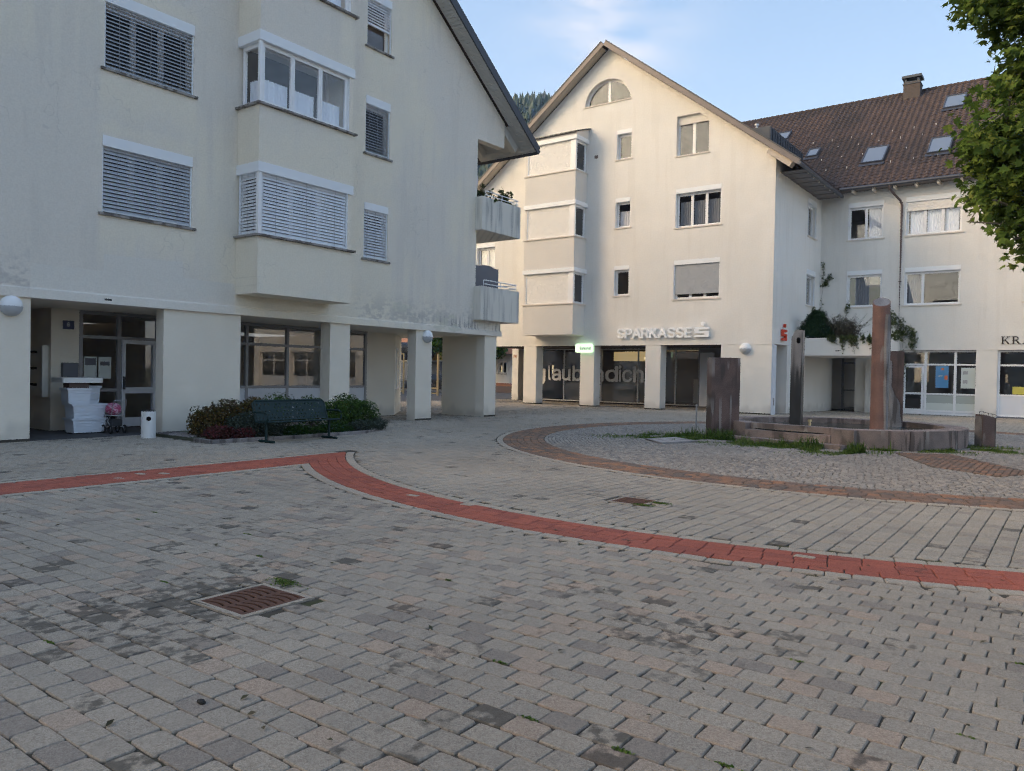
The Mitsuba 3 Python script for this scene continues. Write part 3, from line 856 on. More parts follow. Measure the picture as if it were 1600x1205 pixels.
# the bay
BX, B0, B1 = -16.68, 11.75, 14.85
FB = Frame([BX, 0, 0], [0, 1, 0], [1, 0, 0])
FBS = Frame([0, B0, 0], [1, 0, 0], [0, -1, 0])
for z0, z1 in ((3.52, 4.955), (6.835, 8.255), (10.12, 11.555), (13.4, 14.8)):
    put('bay_parapet', MB().box(-17.598, BX, B0, B1, z0, z1), 'weathered_plaster', A)
put('bay_side', MB().box(-17.598, BX - .02, B1 - .14, B1 - .012, 4.955, 13.4), 'weathered_plaster', A)
for z0, z1, kind in ((5.01, 6.83, 'slats'), (8.31, 10.115, None), (11.61, 13.395, None)):
    put('bay_sill', MB().box(-17.598, BX + .085, B0 - .085, B1 + .085, z0 - .05, z0), 'sill_stone', A)
    c = None if kind else ('net_curtain', [(.03, .31), (.36, .64), (.69, .96)])
    window(A, FB, B0 + .10, B1 - .15, z0, z1, n=3, box_h=.25, blind=kind, tilt=64, slat='slat_light', inset=.10, sill=None, curtain=c, cfrac=.46, rails=bool(kind),
           label=None if kind else 'white triple bay window with half curtains')
    window(A, FBS, -17.54, BX - .10, z0, z1, n=1, box_h=.25, blind=kind, tilt=64, slat='slat_light', inset=.10, sill=None, curtain=None if kind else ('net_curtain', [(.1, .9)]), cfrac=.46, rails=bool(kind))
    zt = z1 - .25
    m = MB().box(BX - .10, BX - .012, B0 + .012, B0 + .10, z0, zt)
    put('corner_post', m, 'white_frame', A)
    m = MB().box(-17.596, BX + .02, B0 - .02, B0 + .18, zt, z1).box(BX - .18, BX + .02, B0 + .18, B1 + .02, zt, z1).box(-17.596, BX - .18, B1 - .14, B1 + .02, zt, z1)
    put('shutter_casing', m, 'casing', A)
    put('wall_post', MB().box(BX - .2, BX - .03, B1 - .148, B1 - .01, z0, zt), 'white_frame', A)
put('bay_roof', MB().box(-17.6, BX + .1, B0 - .1, B1 + .1, 14.8, 14.9), 'dark_metal', A)

# arcade: columns, core, ceiling
for y0, y1, dp in ((3.5, 6.95, .38), (9.85, 11.95, .34), (14.93, 15.69, .42), (18.55, 19.33, .38), (22.2, 22.9, .42)):
    k = put('column', MB().box(-17.635 - dp, -17.635, y0, y1, 0, 3.0), 'column_paint', A)
    put('plinth', MB().box(-17.66 - dp + .03, -17.628, y0 + .004, y1 + .006, -.01, .055), 'joint_soil', k)
put('arcade_pier', MB().box(-19.8, -18.056, 22.3, 22.86, 0, 3.0), 'column_paint', A)
put('arcade_ceiling', MB().box(-26.0, -17.9, 3.5, 23.08, 3.002, 3.2), 'column_paint', A)
put('entrance_wall', MB().box(-28.6, -20.15, 8.4, 8.62, 0, 3.0), 'column_paint', A)
for b_ in ((-20.35, -20.15, 8.622, 9.05), (-20.35, -20.15, 11.15, 12.6), (-20.55, -20.35, 18.74, 20.3)):
    put('arcade_wall', MB().box(*b_, 0, 3.0), 'column_paint', A)
m = MB()
c = Polygon([(-20.35, 20.3), (-20.55, 20.3), (-22.6, 22.6), (-22.4, 22.7)])
m.tm(slab_xy(c, 0, 3.0))
put('arcade_wall', m, 'column_paint', A)
FG = Frame([-20.15, 0, 0], [0, 1, 0], [1, 0, 0])
shopfront(A, FG, [9.10, 10.06, 11.11], [.06, .2, .99, 2.34, 3.0 - .05], name='entrance_glazing', fill={(1, 0): None, (1, 1): None, (1, 2): None, (0, 0): 'panel'}, glass='glass')
k = numbered(f'{A}__door')
m = MB()
d0, d1 = 10.12, 11.05
m.fbox(FG, d0, d0 + .09, .03, 2.30, -.10, .03).fbox(FG, d1 - .09, d1, .03, 2.30, -.10, .03).fbox(FG, d0 + .09, d1 - .09, 2.20, 2.30, -.09, .025).fbox(FG, d0 + .09, d1 - .09, .90, 1.06, -.09, .025).fbox(FG, d0 + .09, d1 - .09, .03, .26, -.09, .025)
scene[k] = mikit.ply(m.mesh(), 'panel_white')
for b, t in ((.26, .90), (1.06, 2.20)):
    put('pane', MB().quad(*[FG.P(a, z, -.04) for a, z in ((d0 + .09, b), (d1 - .09, b), (d1 - .09, t), (d0 + .09, t))]), 'glass', k)
put('handle', MB().fbox(FG, d0 + .025, d0 + .065, 1.0, 1.34, .03, .075), 'black_iron', k)
shopfront(A, FG, [12.65, 13.90, 15.38, 17.02, 18.70], [.06, 1.06, 2.36, 2.95], fill={(i, 0): 'panel' for i in range(4)}, w=-.02)
# chamfered corner window
e = np.array([-2.05, 2.30]) / np.hypot(2.05, 2.3)
FCH = Frame([-20.35, 20.3, 0], [e[0], e[1], 0], [e[1], -e[0], 0])
window(A, FCH, .45, 1.9, .95, 2.5, n=1, box_h=.0, inset=-.05, rails=False, sill='sill_pale')
# shell
m = MB()
for z in (3.9, 7.15, 10.4):
    m.box(-28.9, -17.95, 3.6, 21.4, z, z + .2)
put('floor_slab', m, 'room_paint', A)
m = MB().box(-29.2, -28.9, 3.5, 23.0, 3.2, 11.0).box(-28.9, -17.93, 3.5, 3.8, 3.2, 11.0).box(-28.9, -20.6, 20.3, 20.6, 0, 3.0).box(-28.9, -28.6, 3.8, 20.3, 0, 3.0)
m.box(-28.9, -18.05, 3.5, 3.7, 0, 3.0)
m.box(-28.6, -20.36, 12.2, 12.4, 0, 3.0).box(-28.9, -17.93, 21.25, 21.55, 3.2, 10.4).box(-22.8, -22.6, 3.82, 21.24, 3.2, 11.2)
put('wall', m, 'column_paint', A)
# roof: a slab with a dark verge, its underside boarded
XF, XB = -16.95, -29.6


def roof_side(s):
    ang = math.atan(SL)
    L = (11.05 if s > 0 else 10.6) / math.cos(ang)
    dirv, up = np.array([0, s * math.cos(ang), -math.sin(ang)]), np.array([0, s * math.sin(ang), math.cos(ang)])
    o = np.array([0, RIDGE_Y, RIDGE_Z + .03])

    def blk(mb, x0, x1, l0, l1, h0, h1):
        g = np.array([o + dirv * l + up * h + [x, 0, 0] for x in (x0, x1) for l in (l0, l1) for h in (h0, h1)])
        return mb.add(g, CUBE_F)
    return blk, L


for s in (1, -1):
    blk, L = roof_side(s)
    put('roof', blk(MB(), XB, XF - .03, 0, L, .06, .24), 'roof_tile', A)
    put('verge_board', blk(MB(), XF - .03, XF + .02 - .004 * (s < 0), 0, L + .04, -.02, .27), 'dark_verge', A)
    put('eaves_gutter', blk(MB(), XB, XF + .02, L, L + .12, .0, .16), 'dark_verge', A)
    mb = MB()
    l = .16
    while l < L - .02:
        blk(mb, XF - .58 - (2.2 if l > 9.9 / math.cos(math.atan(SL)) else 0), XF - .032, l, l + .132, .025, .058)
        l += .14
    put('soffit_boards', mb, 'board_soffit', A, stuff=True)
    if s > 0:
        for x in (-17.75, -19.3):
            put('purlin', blk(MB(), x - .09, x + .09, 11.9, 13.3, -.27, .022), 'board_soffit', A)
# balconies at the far corner
for z0, z1 in ((6.76, 7.95), (3.53, 4.74)):
    t = put('balcony', MB().box(-17.42, -17.28, 21.47, 23.8, z0, z1 + .0).box(-17.6, -17.42, 21.47, 21.61, z0, z1).box(-20.5, -17.42, 23.66, 23.8, z0, z1).box(-20.5, -17.42, 21.61, 23.66, z0 + .002, z0 + .2), 'balcony_concrete', A)
    r = MB()
    for dz in (.10, .24):
        zz = z1 + dz
        pth = [[-17.36, 21.75, zz], [-17.36, 23.74, zz], [-19.8, 23.74, zz]]
        r.tube([[-17.36, 21.72, z1 - .03], [-17.36, 21.72, zz - .02], [-17.36, 21.74, zz], pth[1]], .019, 8) if dz > .2 else r.tube(pth[:2], .017, 8)
        r.tube([pth[1], pth[2]], .019, 8)
    for yy in (22.72, 23.66):
        r.tube([[-17.36, yy, z1 - .02], [-17.36, yy, z1 + .24]], .014, 6)
    r.tube([[-18.6, 23.74, z1 - .02], [-18.6, 23.74, z1 + .24]], .014, 6)
    put('railing', r, 'lamp_white', t, smooth=40)

# ------------------------------------------------------------------ the bank house with the tall gable
Bk = thing('bank_building', 'cream gabled house with a bank in its arcade and an arched attic window', 'bank building')
FK = Frame([0, 34.2, 0], [1, 0, 0], [0, -1, 0])
KX0, KX1, KXC, KZE, KZR = -28.05, -10.95, -19.5, 11.62, 18.13
KS = (KZR - KZE) / (KX1 - KXC)
ang = np.linspace(0, np.pi, 33)
arch = Polygon([(-19.53 + 1.31 * math.cos(a), 15.42 + 1.20 * math.sin(a)) for a in ang])
w3 = Polygon([(-15.70, 12.13), (-14.09, 12.13), (-14.09, 13.66), (-14.58, 14.02), (-15.70, 14.02)])
kw = [(-18.94, -18.10, 5.62, 7.12), (-18.94, -18.10, 9.02, 10.51), (-18.93, -18.10, 12.44, 13.91), (-15.70, -13.42, 5.31, 7.17), (-15.68, -13.42, 8.71, 10.56)]
holes = [sbox(a, c, b, d) for a, b, c, d in kw] + [arch, w3] + [sbox(-23.45, z, -20.85, z + 1.6) for z in (5.35, 8.75, 12.1)] + [sbox(-27.86, 6.5, -26.55, 8.95)]
outline = Polygon([(KX0, 3.17), (KX1, 3.17), (KX1, KZE), (KXC, KZR), (KX0, KZE)])
put('facade', wall_mesh(FK, outline.difference(unary_union(holes)), .40), 'bank_plaster', Bk)
put('drip_band', MB().box(KX0, KX1 + .012, 34.187, 34.4, 3.135, 3.1695), 'bank_column_paint', Bk)
wk = dict(sill='sill_pale', inset=.20, slat='shutter_grey', sill_out=.05)
window(Bk, FK, -18.94, -18.10, 5.62, 7.12, n=1, box_h=.2, label='small first floor window tilted open', **wk)
window(Bk, FK, -18.94, -18.10, 9.02, 10.51, n=1, box_h=.2, curtain=('curtain', [(.08, .92)]), cfrac=.7, **wk)
window(Bk, FK, -18.93, -18.10, 12.44, 13.91, n=1, box_h=.2, **wk)
window(Bk, FK, -15.70, -13.42, 5.31, 7.17, n=3, box_h=.22, blind='roller', frac=.86, label='triple window with its grey roller shutter almost closed', **wk)
window(Bk, FK, -15.68, -13.42, 8.71, 10.56, n=3, box_h=.22, curtain=('dark_curtain', [(.03, .31), (.36, .64), (.69, .97)]), cfrac=.8, label='triple window with patterned curtains', **wk)
window(Bk, FK, -27.86, -26.55, 6.5, 8.95, n=2, box_h=.2, curtain=('curtain', [(.05, .95)]), **wk)


def shaped_window(parent, F, poly, mull, inset, label, sill):
    key = numbered(f'{parent}__window')
    inner = poly.buffer(-.09)
    parts = [inner]
    frame = poly.buffer(-.004).difference(inner)
    x0, z0, x1, z1 = poly.bounds
    frame = unary_union([frame] + [sbox(mm - .07, z0 + .004, mm + .07, z1 - .03).intersection(poly) for mm in mull])
    glass = inner.difference(unary_union([sbox(mm - .07, z0, mm + .07, z1) for mm in mull]))
    scene[key] = mikit.ply(wall_mesh(F, frame, .07, -inset), 'white_frame')
    labels[key] = {'label': label}
    for g in getattr(glass, 'geoms', [glass]):
        m = extr(g, .001)
        v = np.array(m.vertices)
        flat = [f for f in m.faces if np.allclose(v[f][:, 2], 0)]
        put('pane', trimesh.Trimesh(F.P(v[:, 0], v[:, 1], np.full(len(v), -inset - .03)), flat, process=False), 'glass', key)
    put('sill', MB().fbox(F, x0 - .08, x1 + .08, z0 - .055, z0, -inset, .05), sill, key)
    return key


shaped_window(Bk, FK, arch, [-19.53], .22, 'arched window in the gable', 'sill_pale')
k = shaped_window(Bk, FK, w3, [-14.9], .22, 'attic window with one clipped corner', 'sill_pale')
put('lintel', wall_mesh(FK, w3.intersection(sbox(-15.7, 13.62, -14.0, 14.1)).buffer(-.006), .06, -.15), 'bay_paint', k)
# bay
KY, K0, K1 = 33.05, -23.72, -20.62
FKB = Frame([0, KY, 0], [1, 0, 0], [0, -1, 0])
FKS = Frame([K1, 0, 0], [0, 1, 0], [1, 0, 0])
for z0, z1 in ((3.66, 5.20), (7.06, 8.60), (10.45, 11.94)):
    put('bay_parapet', MB().box(K0, K1, KY, 34.198, z0, z1), 'bay_paint', Bk)
put('bay_side', MB().box(K0 + .012, K0 + .14, KY + .02, 34.198, 5.2, 13.5), 'bay_paint', Bk)
for z0, z1 in ((5.25, 7.05), (8.65, 10.445), (11.99, 13.72)):
    put('bay_sill', MB().box(K0 - .06, K1 + .06, KY - .06, 34.198, z0 - .05, z0), 'sill_pale', Bk)
    zt = z1 - .21
    window(Bk, FKB, K0 + .14, K1 - .30, z0, z1, n=3, box_h=.21, blind='roller', frac=1.0, slat='shutter_cream', inset=.12, sill=None, casing='casing', label='bay window closed by a cream roller shutter')
    window(Bk, FKS, KY + .12, 34.16, z0, z1, n=1, box_h=.21, inset=.08, sill=None, rails=False)
    put('corner_post', MB().box(K1 - .30, K1 - .012, KY + .012, KY + .12, z0, zt), 'white_frame', Bk)
    m = MB().box(K0 - .03, K1 + .07, KY - .07, KY + .12, zt, z1).box(K1 - .2, K1 + .07, KY + .12, 34.197, zt, z1).box(K0 - .03, K0 + .15, KY + .12, 34.197, zt, z1)
    put('shutter_casing', m, 'casing', Bk)
m = MB().add([[K0 - .05, KY - .05, 13.721], [K1 + .05, KY - .05, 13.721], [K1 + .05, 34.19, 13.721], [K0 - .05, 34.19, 13.721], [K0 - .05, KY - .05, 13.86], [K1 + .05, KY - .05, 13.86], [K1 + .05, 34.19, 14.25], [K0 - .05, 34.19, 14.25]],
             [[0, 3, 2, 1], [0, 1, 5, 4], [1, 2, 6, 5], [3, 0, 4, 7], [2, 3, 7, 6]])
k = put('bay_roof', m, 'bay_paint', Bk)
put('roof_sheet', MB().add([[K0 - .15, KY - .18, 13.83], [K1 + .15, KY - .18, 13.83], [K1 + .15, 34.19, 14.26], [K0 - .15, 34.19, 14.26], [K0 - .15, KY - .18, 13.88], [K1 + .15, KY - .18, 13.88], [K1 + .15, 34.19, 14.31], [K0 - .15, 34.19, 14.31]],
                           [[0, 3, 2, 1], [4, 5, 6, 7], [0, 1, 5, 4], [1, 2, 6, 5], [3, 0, 4, 7]]), 'dark_metal', k)
put('vent_grille', MB().box(-20.2, -20.0, 34.18, 34.199, 12.7, 12.85), 'brown_pipe', Bk)
# side wall towards the wing
FS = Frame([KX1, 0, 0], [0, 1, 0], [1, 0, 0])
sw = [(39.3, 40.85, 8.75, 10.62), (39.3, 40.85, 5.30, 7.10)]
put('side_wall', wall_mesh(FS, sbox(34.601, 3.17, 41.8, KZE).difference(unary_union([sbox(a, c, b, d) for a, b, c, d in sw])), .35), 'bank_plaster', Bk)
window(Bk, FS, 39.3, 40.85, 8.75, 10.62, n=1, box_h=.25, sill='sill_pale', inset=.2, curtain=('curtain', [(.05, .95)]))
window(Bk, FS, 39.3, 40.85, 5.30, 7.10, n=1, box_h=.25, sill='sill_pale', inset=.2, curtain=('dark_curtain', [(.05, .95)]))
# arcade
for x0, x1 in ((-28.05, -27.3), (-24.44, -23.6), (-20.83, -20.0), (-17.11, -16.3), (-13.28, -10.95)):
    k = put('column', MB().box(x0, x1, 34.215, 34.86, 0, 3.135), 'bank_column_paint', Bk)
    put('plinth', MB().box(x0 - .004, x1 + .006, 34.21, 34.87, -.01, .06), 'joint_soil', k)
put('edge_board', MB().box(-10.948, -10.93, 34.25, 34.84, 0, 3.13), 'panel_white', Bk)
put('inlet_box', MB().box(-10.929, -10.915, 34.5, 34.62, .42, .75), 'grey_frame', Bk)
put('column', MB().box(-11.9, -10.95, 36.45, 37.28, 0, 3.16), 'bank_column_paint', Bk)
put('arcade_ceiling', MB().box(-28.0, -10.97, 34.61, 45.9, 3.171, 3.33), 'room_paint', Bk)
put('rear_pillar', MB().box(-28.45, -27.98, 38.6, 39.3, 0, 3.17), 'bank_column_paint', Bk)
m = MB().box(-27.97, -15.0, 45.5, 45.7, 0, 3.17).box(-27.97, -27.7, 39.31, 45.5, 0, 3.17).box(-12.1, -11.9, 36.0, 39.2, 0, 3.17)
put('bank_hall_wall', m, 'room_paint', Bk)
FGL = Frame([0, 38.8, 0], [1, 0, 0], [0, -1, 0])
shopfront(Bk, FGL, [-27.65, -24.75, -22.2, -19.85, -17.6, -16.25], [.1, 3.12], pw=.05, rw=.06, frame='steel', glass='sun_glass', name='glass_front')
put('dark_panel', MB().box(-16.22, -12.1, 38.7, 38.85, 0, 3.17), 'grey_frame', Bk)
put('white_panel', MB().box(-15.95, -15.2, 38.2, 38.3, .1, 2.9), 'panel_white', Bk)
put('hall_floor', MB().box(-27.6, -12, 38.9, 45.4, -.01, .02), 'dark_floor', Bk)
k = put('counter', MB().box(-26.5, -21.5, 41.6, 42.2, .02, 1.1), 'box_grey', Bk)
put('shelf', MB().box(-19.0, -17.2, 44.6, 45.3, .02, 1.5).box(-19.0, -17.2, 44.58, 44.6, .5, .54).box(-19.0, -17.2, 44.58, 44.6, 1.0, 1.04), 'panel_white', Bk)
put('ceiling_lamp', MB().quad([-23.0, 43.0, 3.165], [-17.5, 43.0, 3.165], [-17.5, 43.25, 3.165], [-23.0, 43.25, 3.165]), 'lamp_white', Bk, emitter={'type': 'area', 'radiance': {'type': 'rgb', 'value': [.5, .38, .2]}})
put('wall_panel', MB().box(-22.6, -19.4, 41.0, 41.05, 2.5, 3.05), 'lit_panel', Bk, emitter={'type': 'area', 'radiance': {'type': 'rgb', 'value': [.030, .022, .010]}})
mat('lit_panel', (.62, .45, .2), .8, .1)
# curved wall beside the passage and the cash machine
th = np.linspace(-.35, 1.0, 14)
arc = [(-11.95 + 1.45 * math.cos(t) * 1.0, 42.0 + 2.9 * math.sin(t) * 1.15) for t in np.linspace(-1.25, 1.25, 22)]
put('curved_wall', slab_xy(Polygon(arc + [(-12.2, 44.9), (-12.2, 39.0)]), 0, 3.16), 'bank_column_paint', Bk, smooth=25)
k = one('cash_machine', MB().box(-11.9, -11.72, 37.05, 38.5, .95, 2.1).box(-11.72, -11.60, 37.1, 38.45, .9, 1.3), 'panel_white', 'pale cash machine in the dark passage behind the corner pier', 'cash machine')
put('screen', MB().box(-11.72, -11.70, 37.2, 38.35, 1.4, 1.9), 'sign_blue', k)
# shell and roof
m = MB().box(KX0, KX0 + .3, 34.61, 50.5, 3.2, KZE)
put('wall', m, 'bank_plaster', Bk)
m = MB()
for z in (4.35, 7.75, 11.15):
    m.box(KX0 + .31, KX1 - .36, 34.62, 45.0, z, z + .2)
m.box(KX0 + .31, KX1 - .36, 38.2, 38.4, 3.34, 11.1)
put('floor_slab', m, 'room_paint', Bk)
KYF = 33.62


def bank_roof(s):
    a = math.atan(KS)
    L = (9.62 if s > 0 else 9.7) / math.cos(a)
    dirv, up, o = np.array([s * math.cos(a), 0, -math.sin(a)]), np.array([s * math.sin(a), 0, math.cos(a)]), np.array([KXC, 0, KZR + .03])

    def blk(mb, y0, y1, l0, l1, h0, h1):
        return mb.add(np.array([o + dirv * l + up * h + [0, y, 0] for y in (y0, y1) for l in (l0, l1) for h in (h0, h1)]), CUBE_F)
    return blk, L


for s in (1, -1):
    blk, L = bank_roof(s)
    put('roof', blk(MB(), KYF + .05, 50.6 if s < 0 else 41.2, 0, L, .06, .20), 'roof_tile', Bk)
    if s > 0:
        put('roof', blk(MB(), 41.2, 50.6, 0, .3, .06, .20), 'roof_tile', Bk)
    put('verge_board', blk(MB(), KYF + .004 * (s < 0), KYF + .05, 0, L + .03, -.03, .18), 'verge_metal', Bk)
    put('verge_cap', blk(MB(), KYF - .02 + .004 * (s < 0), KYF + .08, 0, L + .04, .18, .24), 'dark_verge', Bk)
    mb, l = MB(), .16
    while l < L - .02:
        blk(mb, KYF + .052, 34.195, l, l + .118, .022, .055)
        l += .126
    put('soffit_boards', mb, 'bank_soffit', Bk, stuff=True)
# eaves over the side wall: gutter, boarded box and rafters
blk, L = bank_roof(1)
xe = KXC + L * math.cos(math.atan(KS))
ze = KZR - L * math.sin(math.atan(KS))
put('eaves_gutter', MB().tube([[xe + .08, KYF, ze + .05], [xe + .08, 41.1, ze + .05]], .085, 10), 'gutter_metal', Bk, smooth=40)
put('verge_beam', blk(MB(), 33.74, 34.15, (KX1 - KXC) / math.cos(math.atan(KS)) - .15, L - .25, -.27, .018), 'bank_soffit', Bk)
put('eaves_boards', MB().box(KX1 + .002, xe + .0, 34.9, 41.2, ze + .05, ze + .08), 'verge_metal', Bk)
for i in range(7):
    y = 35.4 + i * .93
    put('rafter', MB().box(KX1 + .002, xe - .06, y, y + .09, ze + .03, ze + .049), 'verge_metal', Bk)
    put('rafter_tip', MB().box(xe - .059, xe - .02, y + .0, y + .09, ze - .02, ze + .049), 'rafter_white', Bk)
# the dark standing seam dormer
m = MB().add([[-11.6, 35.2, 12.3], [-11.6, 40.5, 12.3], [-11.6, 40.5, 13.15], [-11.6, 35.2, 13.15], [-13.4, 35.2, 13.2], [-13.4, 40.5, 13.2], [-13.4, 35.2, 12.9], [-13.4, 40.5, 12.9]],
             [[0, 1, 2, 3], [3, 2, 5, 4], [0, 3, 4, 6], [1, 7, 5, 2]])
for i in range(14):
    y = 35.22 + i * .38
    m.box(-11.6, -11.57, y, y + .03, 12.35, 13.15)
put('dormer', m, 'dark_metal', Bk)
put('vent_pipe', MB().tube([[-13.0, 37.5, 13.2], [-13.0, 37.5, 14.0]], .06, 10).tube([[-13.0, 37.5, 14.0], [-13.0, 37.5, 14.08]], .12, 12), 'steel', Bk, smooth=40)

# ------------------------------------------------------------------ the wing with the tiled roof
Wg = thing('apartment_building', 'cream wing with a brown tiled roof, roof windows and shops on the right', 'apartment building')
FW = Frame([0, 41.8, 0], [1, 0, 0], [0, -1, 0])
WX1 = 26.0
up2, up1 = [], []
for x0, x1, kind in ((-9.64, -7.99, 'A'), (-6.98, -4.58, 'B')):
    up2.append((x0, x1, 8.74, 10.62, kind))
    up1.append((x0, x1, 5.33, 7.17, kind))
for i in range(5):
    x = -2.06 + i * 5.6
    for j, (a, b) in enumerate(((x, x + 1.65), (x + 2.7, x + 5.0))):
        up2.append((a, b, 8.74, 10.62, 'AB'[j]))
        up1.append((a, b, 5.33, 7.17, 'AB'[j]))
holes = [sbox(a, c, b, d) for a, b, c, d, _ in up1 + up2]
put('facade', wall_mesh(FW, sbox(-10.95, 3.17, WX1, 11.3).difference(unary_union(holes)), .38), 'bank_plaster', Wg)
put('drip_band', MB().box(-7.1, WX1, 41.788, 42.0, 3.135, 3.1695), 'bank_column_paint', Wg)
ww = dict(sill='sill_pale', inset=.15, slat='shutter_cream')
for i, (a, b, c, d, kind) in enumerate(up2):
    if kind == 'A':
        window(Wg, FW, a, b, c, d, n=2, box_h=.24, curtain=('curtain', [(.55, .95)]), label='two light window on the top floor' if i == 0 else None, **ww)
    else:
        window(Wg, FW, a, b, c, d, n=3, box_h=.24, blind='roller', frac=.28, curtain=('net_curtain', [(.04, .30), (.37, .63), (.70, .96)]), label='three light window with its shutter a third down' if i == 1 else None, **ww)
for i, (a, b, c, d, kind) in enumerate(up1):
    if kind == 'A':
        window(Wg, FW, a, b, c, d, n=1, box_h=.22, curtain=('dark_curtain', [(.2, .62)]), label='wide single pane window with a grey curtain in the middle' if i == 0 else None, **ww)
    else:
        window(Wg, FW, a, b, c, d, n=2, widths=[.32, .68], box_h=.22, curtain=('dark_curtain', [(.02, .27)]), label='first floor window of one narrow and one wide pane' if i == 1 else None, **ww)
FWG = Frame([0, 42.0, 0], [1, 0, 0], [0, -1, 0])
for x in [-3.87 + i * 4.45 for i in range(7)]:
    put('pillar', MB().box(x, x + .86, 41.815, 42.15, 0, 3.135), 'bank_column_paint', Wg)
shopfront(Wg, FWG, [-7.02, -5.98, -4.72, -3.75], [.05, .2, 1.02, 2.44, 3.08], fill={(0, 0): None, (0, 1): None, (0, 2): None, (1, 0): 'panel', (2, 0): 'panel', (1, 1): 'frost', (2, 1): 'frost'}, frame='white_frame', glass='glass', pw=.11)
mat('frost', lambda p, n, uv: mikit.mix([.40, .44, .41], [.62, .66, .62], S(.60, .57, p.z)), .35, .4)
k = numbered(f'{Wg}__door')
m = MB()
d0, d1 = -6.95, -6.05
m.fbox(FWG, d0, d0 + .1, .03, 2.38, -.09, .02).fbox(FWG, d1 - .1, d1, .03, 2.38, -.09, .02)
for b, t in ((.03, .28), (.98, 1.08), (2.29, 2.38)):
    m.fbox(FWG, d0 + .1, d1 - .1, b, t, -.08, .015)
scene[k] = mikit.ply(m.mesh(), 'white_frame')
for b, t in ((.28, .98), (1.08, 2.29)):
    put('pane', MB().quad(*[FWG.P(a, z, -.04) for a, z in ((d0 + .1, b), (d1 - .1, b), (d1 - .1, t), (d0 + .1, t))]), 'glass', k)
put('handle', MB().fbox(FWG, d0 + .03, d0 + .06, .95, 1.25, .02, .06), 'steel', k)
for i in range(6):
    x = -3.01 + i * 4.45
    shopfront(Wg, FWG, [x + .05, x + 1.8, x + 3.54], [.10, 1.04, 2.43, 3.08], fill={(0, 0): 'panel', (1, 0): 'panel'}, frame='white_frame', glass='glass')
    put('plinth', MB().box(x, x + 3.59, 41.93, 42.1, 0, .06), 'box_grey', Wg)
# recessed entrance below the planter
FD = Frame([0, 44.6, 0], [1, 0, 0], [0, -1, 0])
shopfront(Wg, FD, [-10.38, -9.28], [.12, 1.06, 2.55, 3.0], frame='grey_frame', name='entrance_door', glass='glass', pw=.1)
m = MB().box(-9.22, -7.1, 42.2, 42.4, 0, 3.16).box(-9.22, -9.05, 42.4, 45.0, 0, 3.16).box(-12.2, -9.0, 45.0, 45.2, 0, 3.16).box(-7.25, -7.1, 41.8, 42.2, 0, 2.7)
put('passage_wall', m, 'bank_column_paint', Wg)
put('canopy_pillar', MB().box(-8.66, -8.36, 41.85, 42.18, 0, 2.7), 'bank_column_paint', Wg)
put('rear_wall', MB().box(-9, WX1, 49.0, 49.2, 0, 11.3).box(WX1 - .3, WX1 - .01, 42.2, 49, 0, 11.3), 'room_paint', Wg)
m = MB().box(-9.0, WX1 - .31, 42.19, 48.99, 3.2, 3.36)
for z in (4.4, 7.75, 11.1):
    m.box(-12.0, WX1 - .31, 42.19, 48.99, z, z + .18)
put('floor_slab', m, 'room_paint', Wg)
# planter balcony in the corner
put('planter', MB().box(-10.948, -7.1, 37.3, 37.45, 2.73, 3.55).box(-7.25, -7.1, 37.45, 41.798, 2.73, 3.55).box(-10.948, -7.25, 37.45, 41.798, 2.732, 3.0).box(-10.948, -7.25, 38.1, 38.2, 3.0, 3.5), 'bank_column_paint', Wg)
put('planter_soil', MB().box(-10.94, -7.26, 37.46, 38.09, 3.0, 3.42), 'ground_soil', Wg)
put('overflow_slot', MB().box(-9.02, -8.78, 37.285, 37.299, 2.93, 2.97), 'black_iron', Wg)
# roof: tiles in courses, each course lapping the one below
WE = np.array([41.15, 11.28])
WS = .765
WL = 9.75 * math.hypot(1, WS)


def tiles(x0, x1, clip=None):
    ca, sa = 1 / math.hypot(1, WS), WS / math.hypot(1, WS)
    dv, up = np.array([0, ca, sa]), np.array([0, -sa, ca])
    tw, tl = .30, .345
    nx = int((x1 - x0) / tw) * 6 + 1
    x = x0 + np.arange(nx) * tw / 6
    wave = np.array([.0, .010, .048, .070, .052, .012])[np.arange(nx) % 6]
    V, Fc, at = [], [], 0
    rows = int(WL / tl)
    gg = np.random.default_rng(4)
    for r in range(rows + 1):
        l0, l1 = r * tl - .03, min((r + 1) * tl + .03, WL)
        lift = np.repeat(gg.normal(0, .004, nx // 6 + 2), 6)[:nx]
        for l, h in ((l0, .0), (l0 + .004, .05), (l1, .012)):
            hh = wave + h + .02 + lift if h else wave * .6 + lift
            V.append(np.stack([x, WE[0] + dv[1] * l + up[1] * hh, WE[1] + dv[2] * l + up[2] * hh], 1))
        i = np.arange(nx - 1)
        for a in (0, 1):
            b = at + a * nx
            q = np.stack([b + i, b + i + 1, b + nx + i + 1, b + nx + i], 1)
            if clip is not None:
                q = q[clip(x[i], l0)]
            Fc.append(q)
        at += 3 * nx
    return np.vstack(V), np.vstack(Fc)


def right_of_valley(x, l):
    y = WE[0] + l / math.hypot(1, WS)
    return x > -9.9 - (y - 41.15) - .35


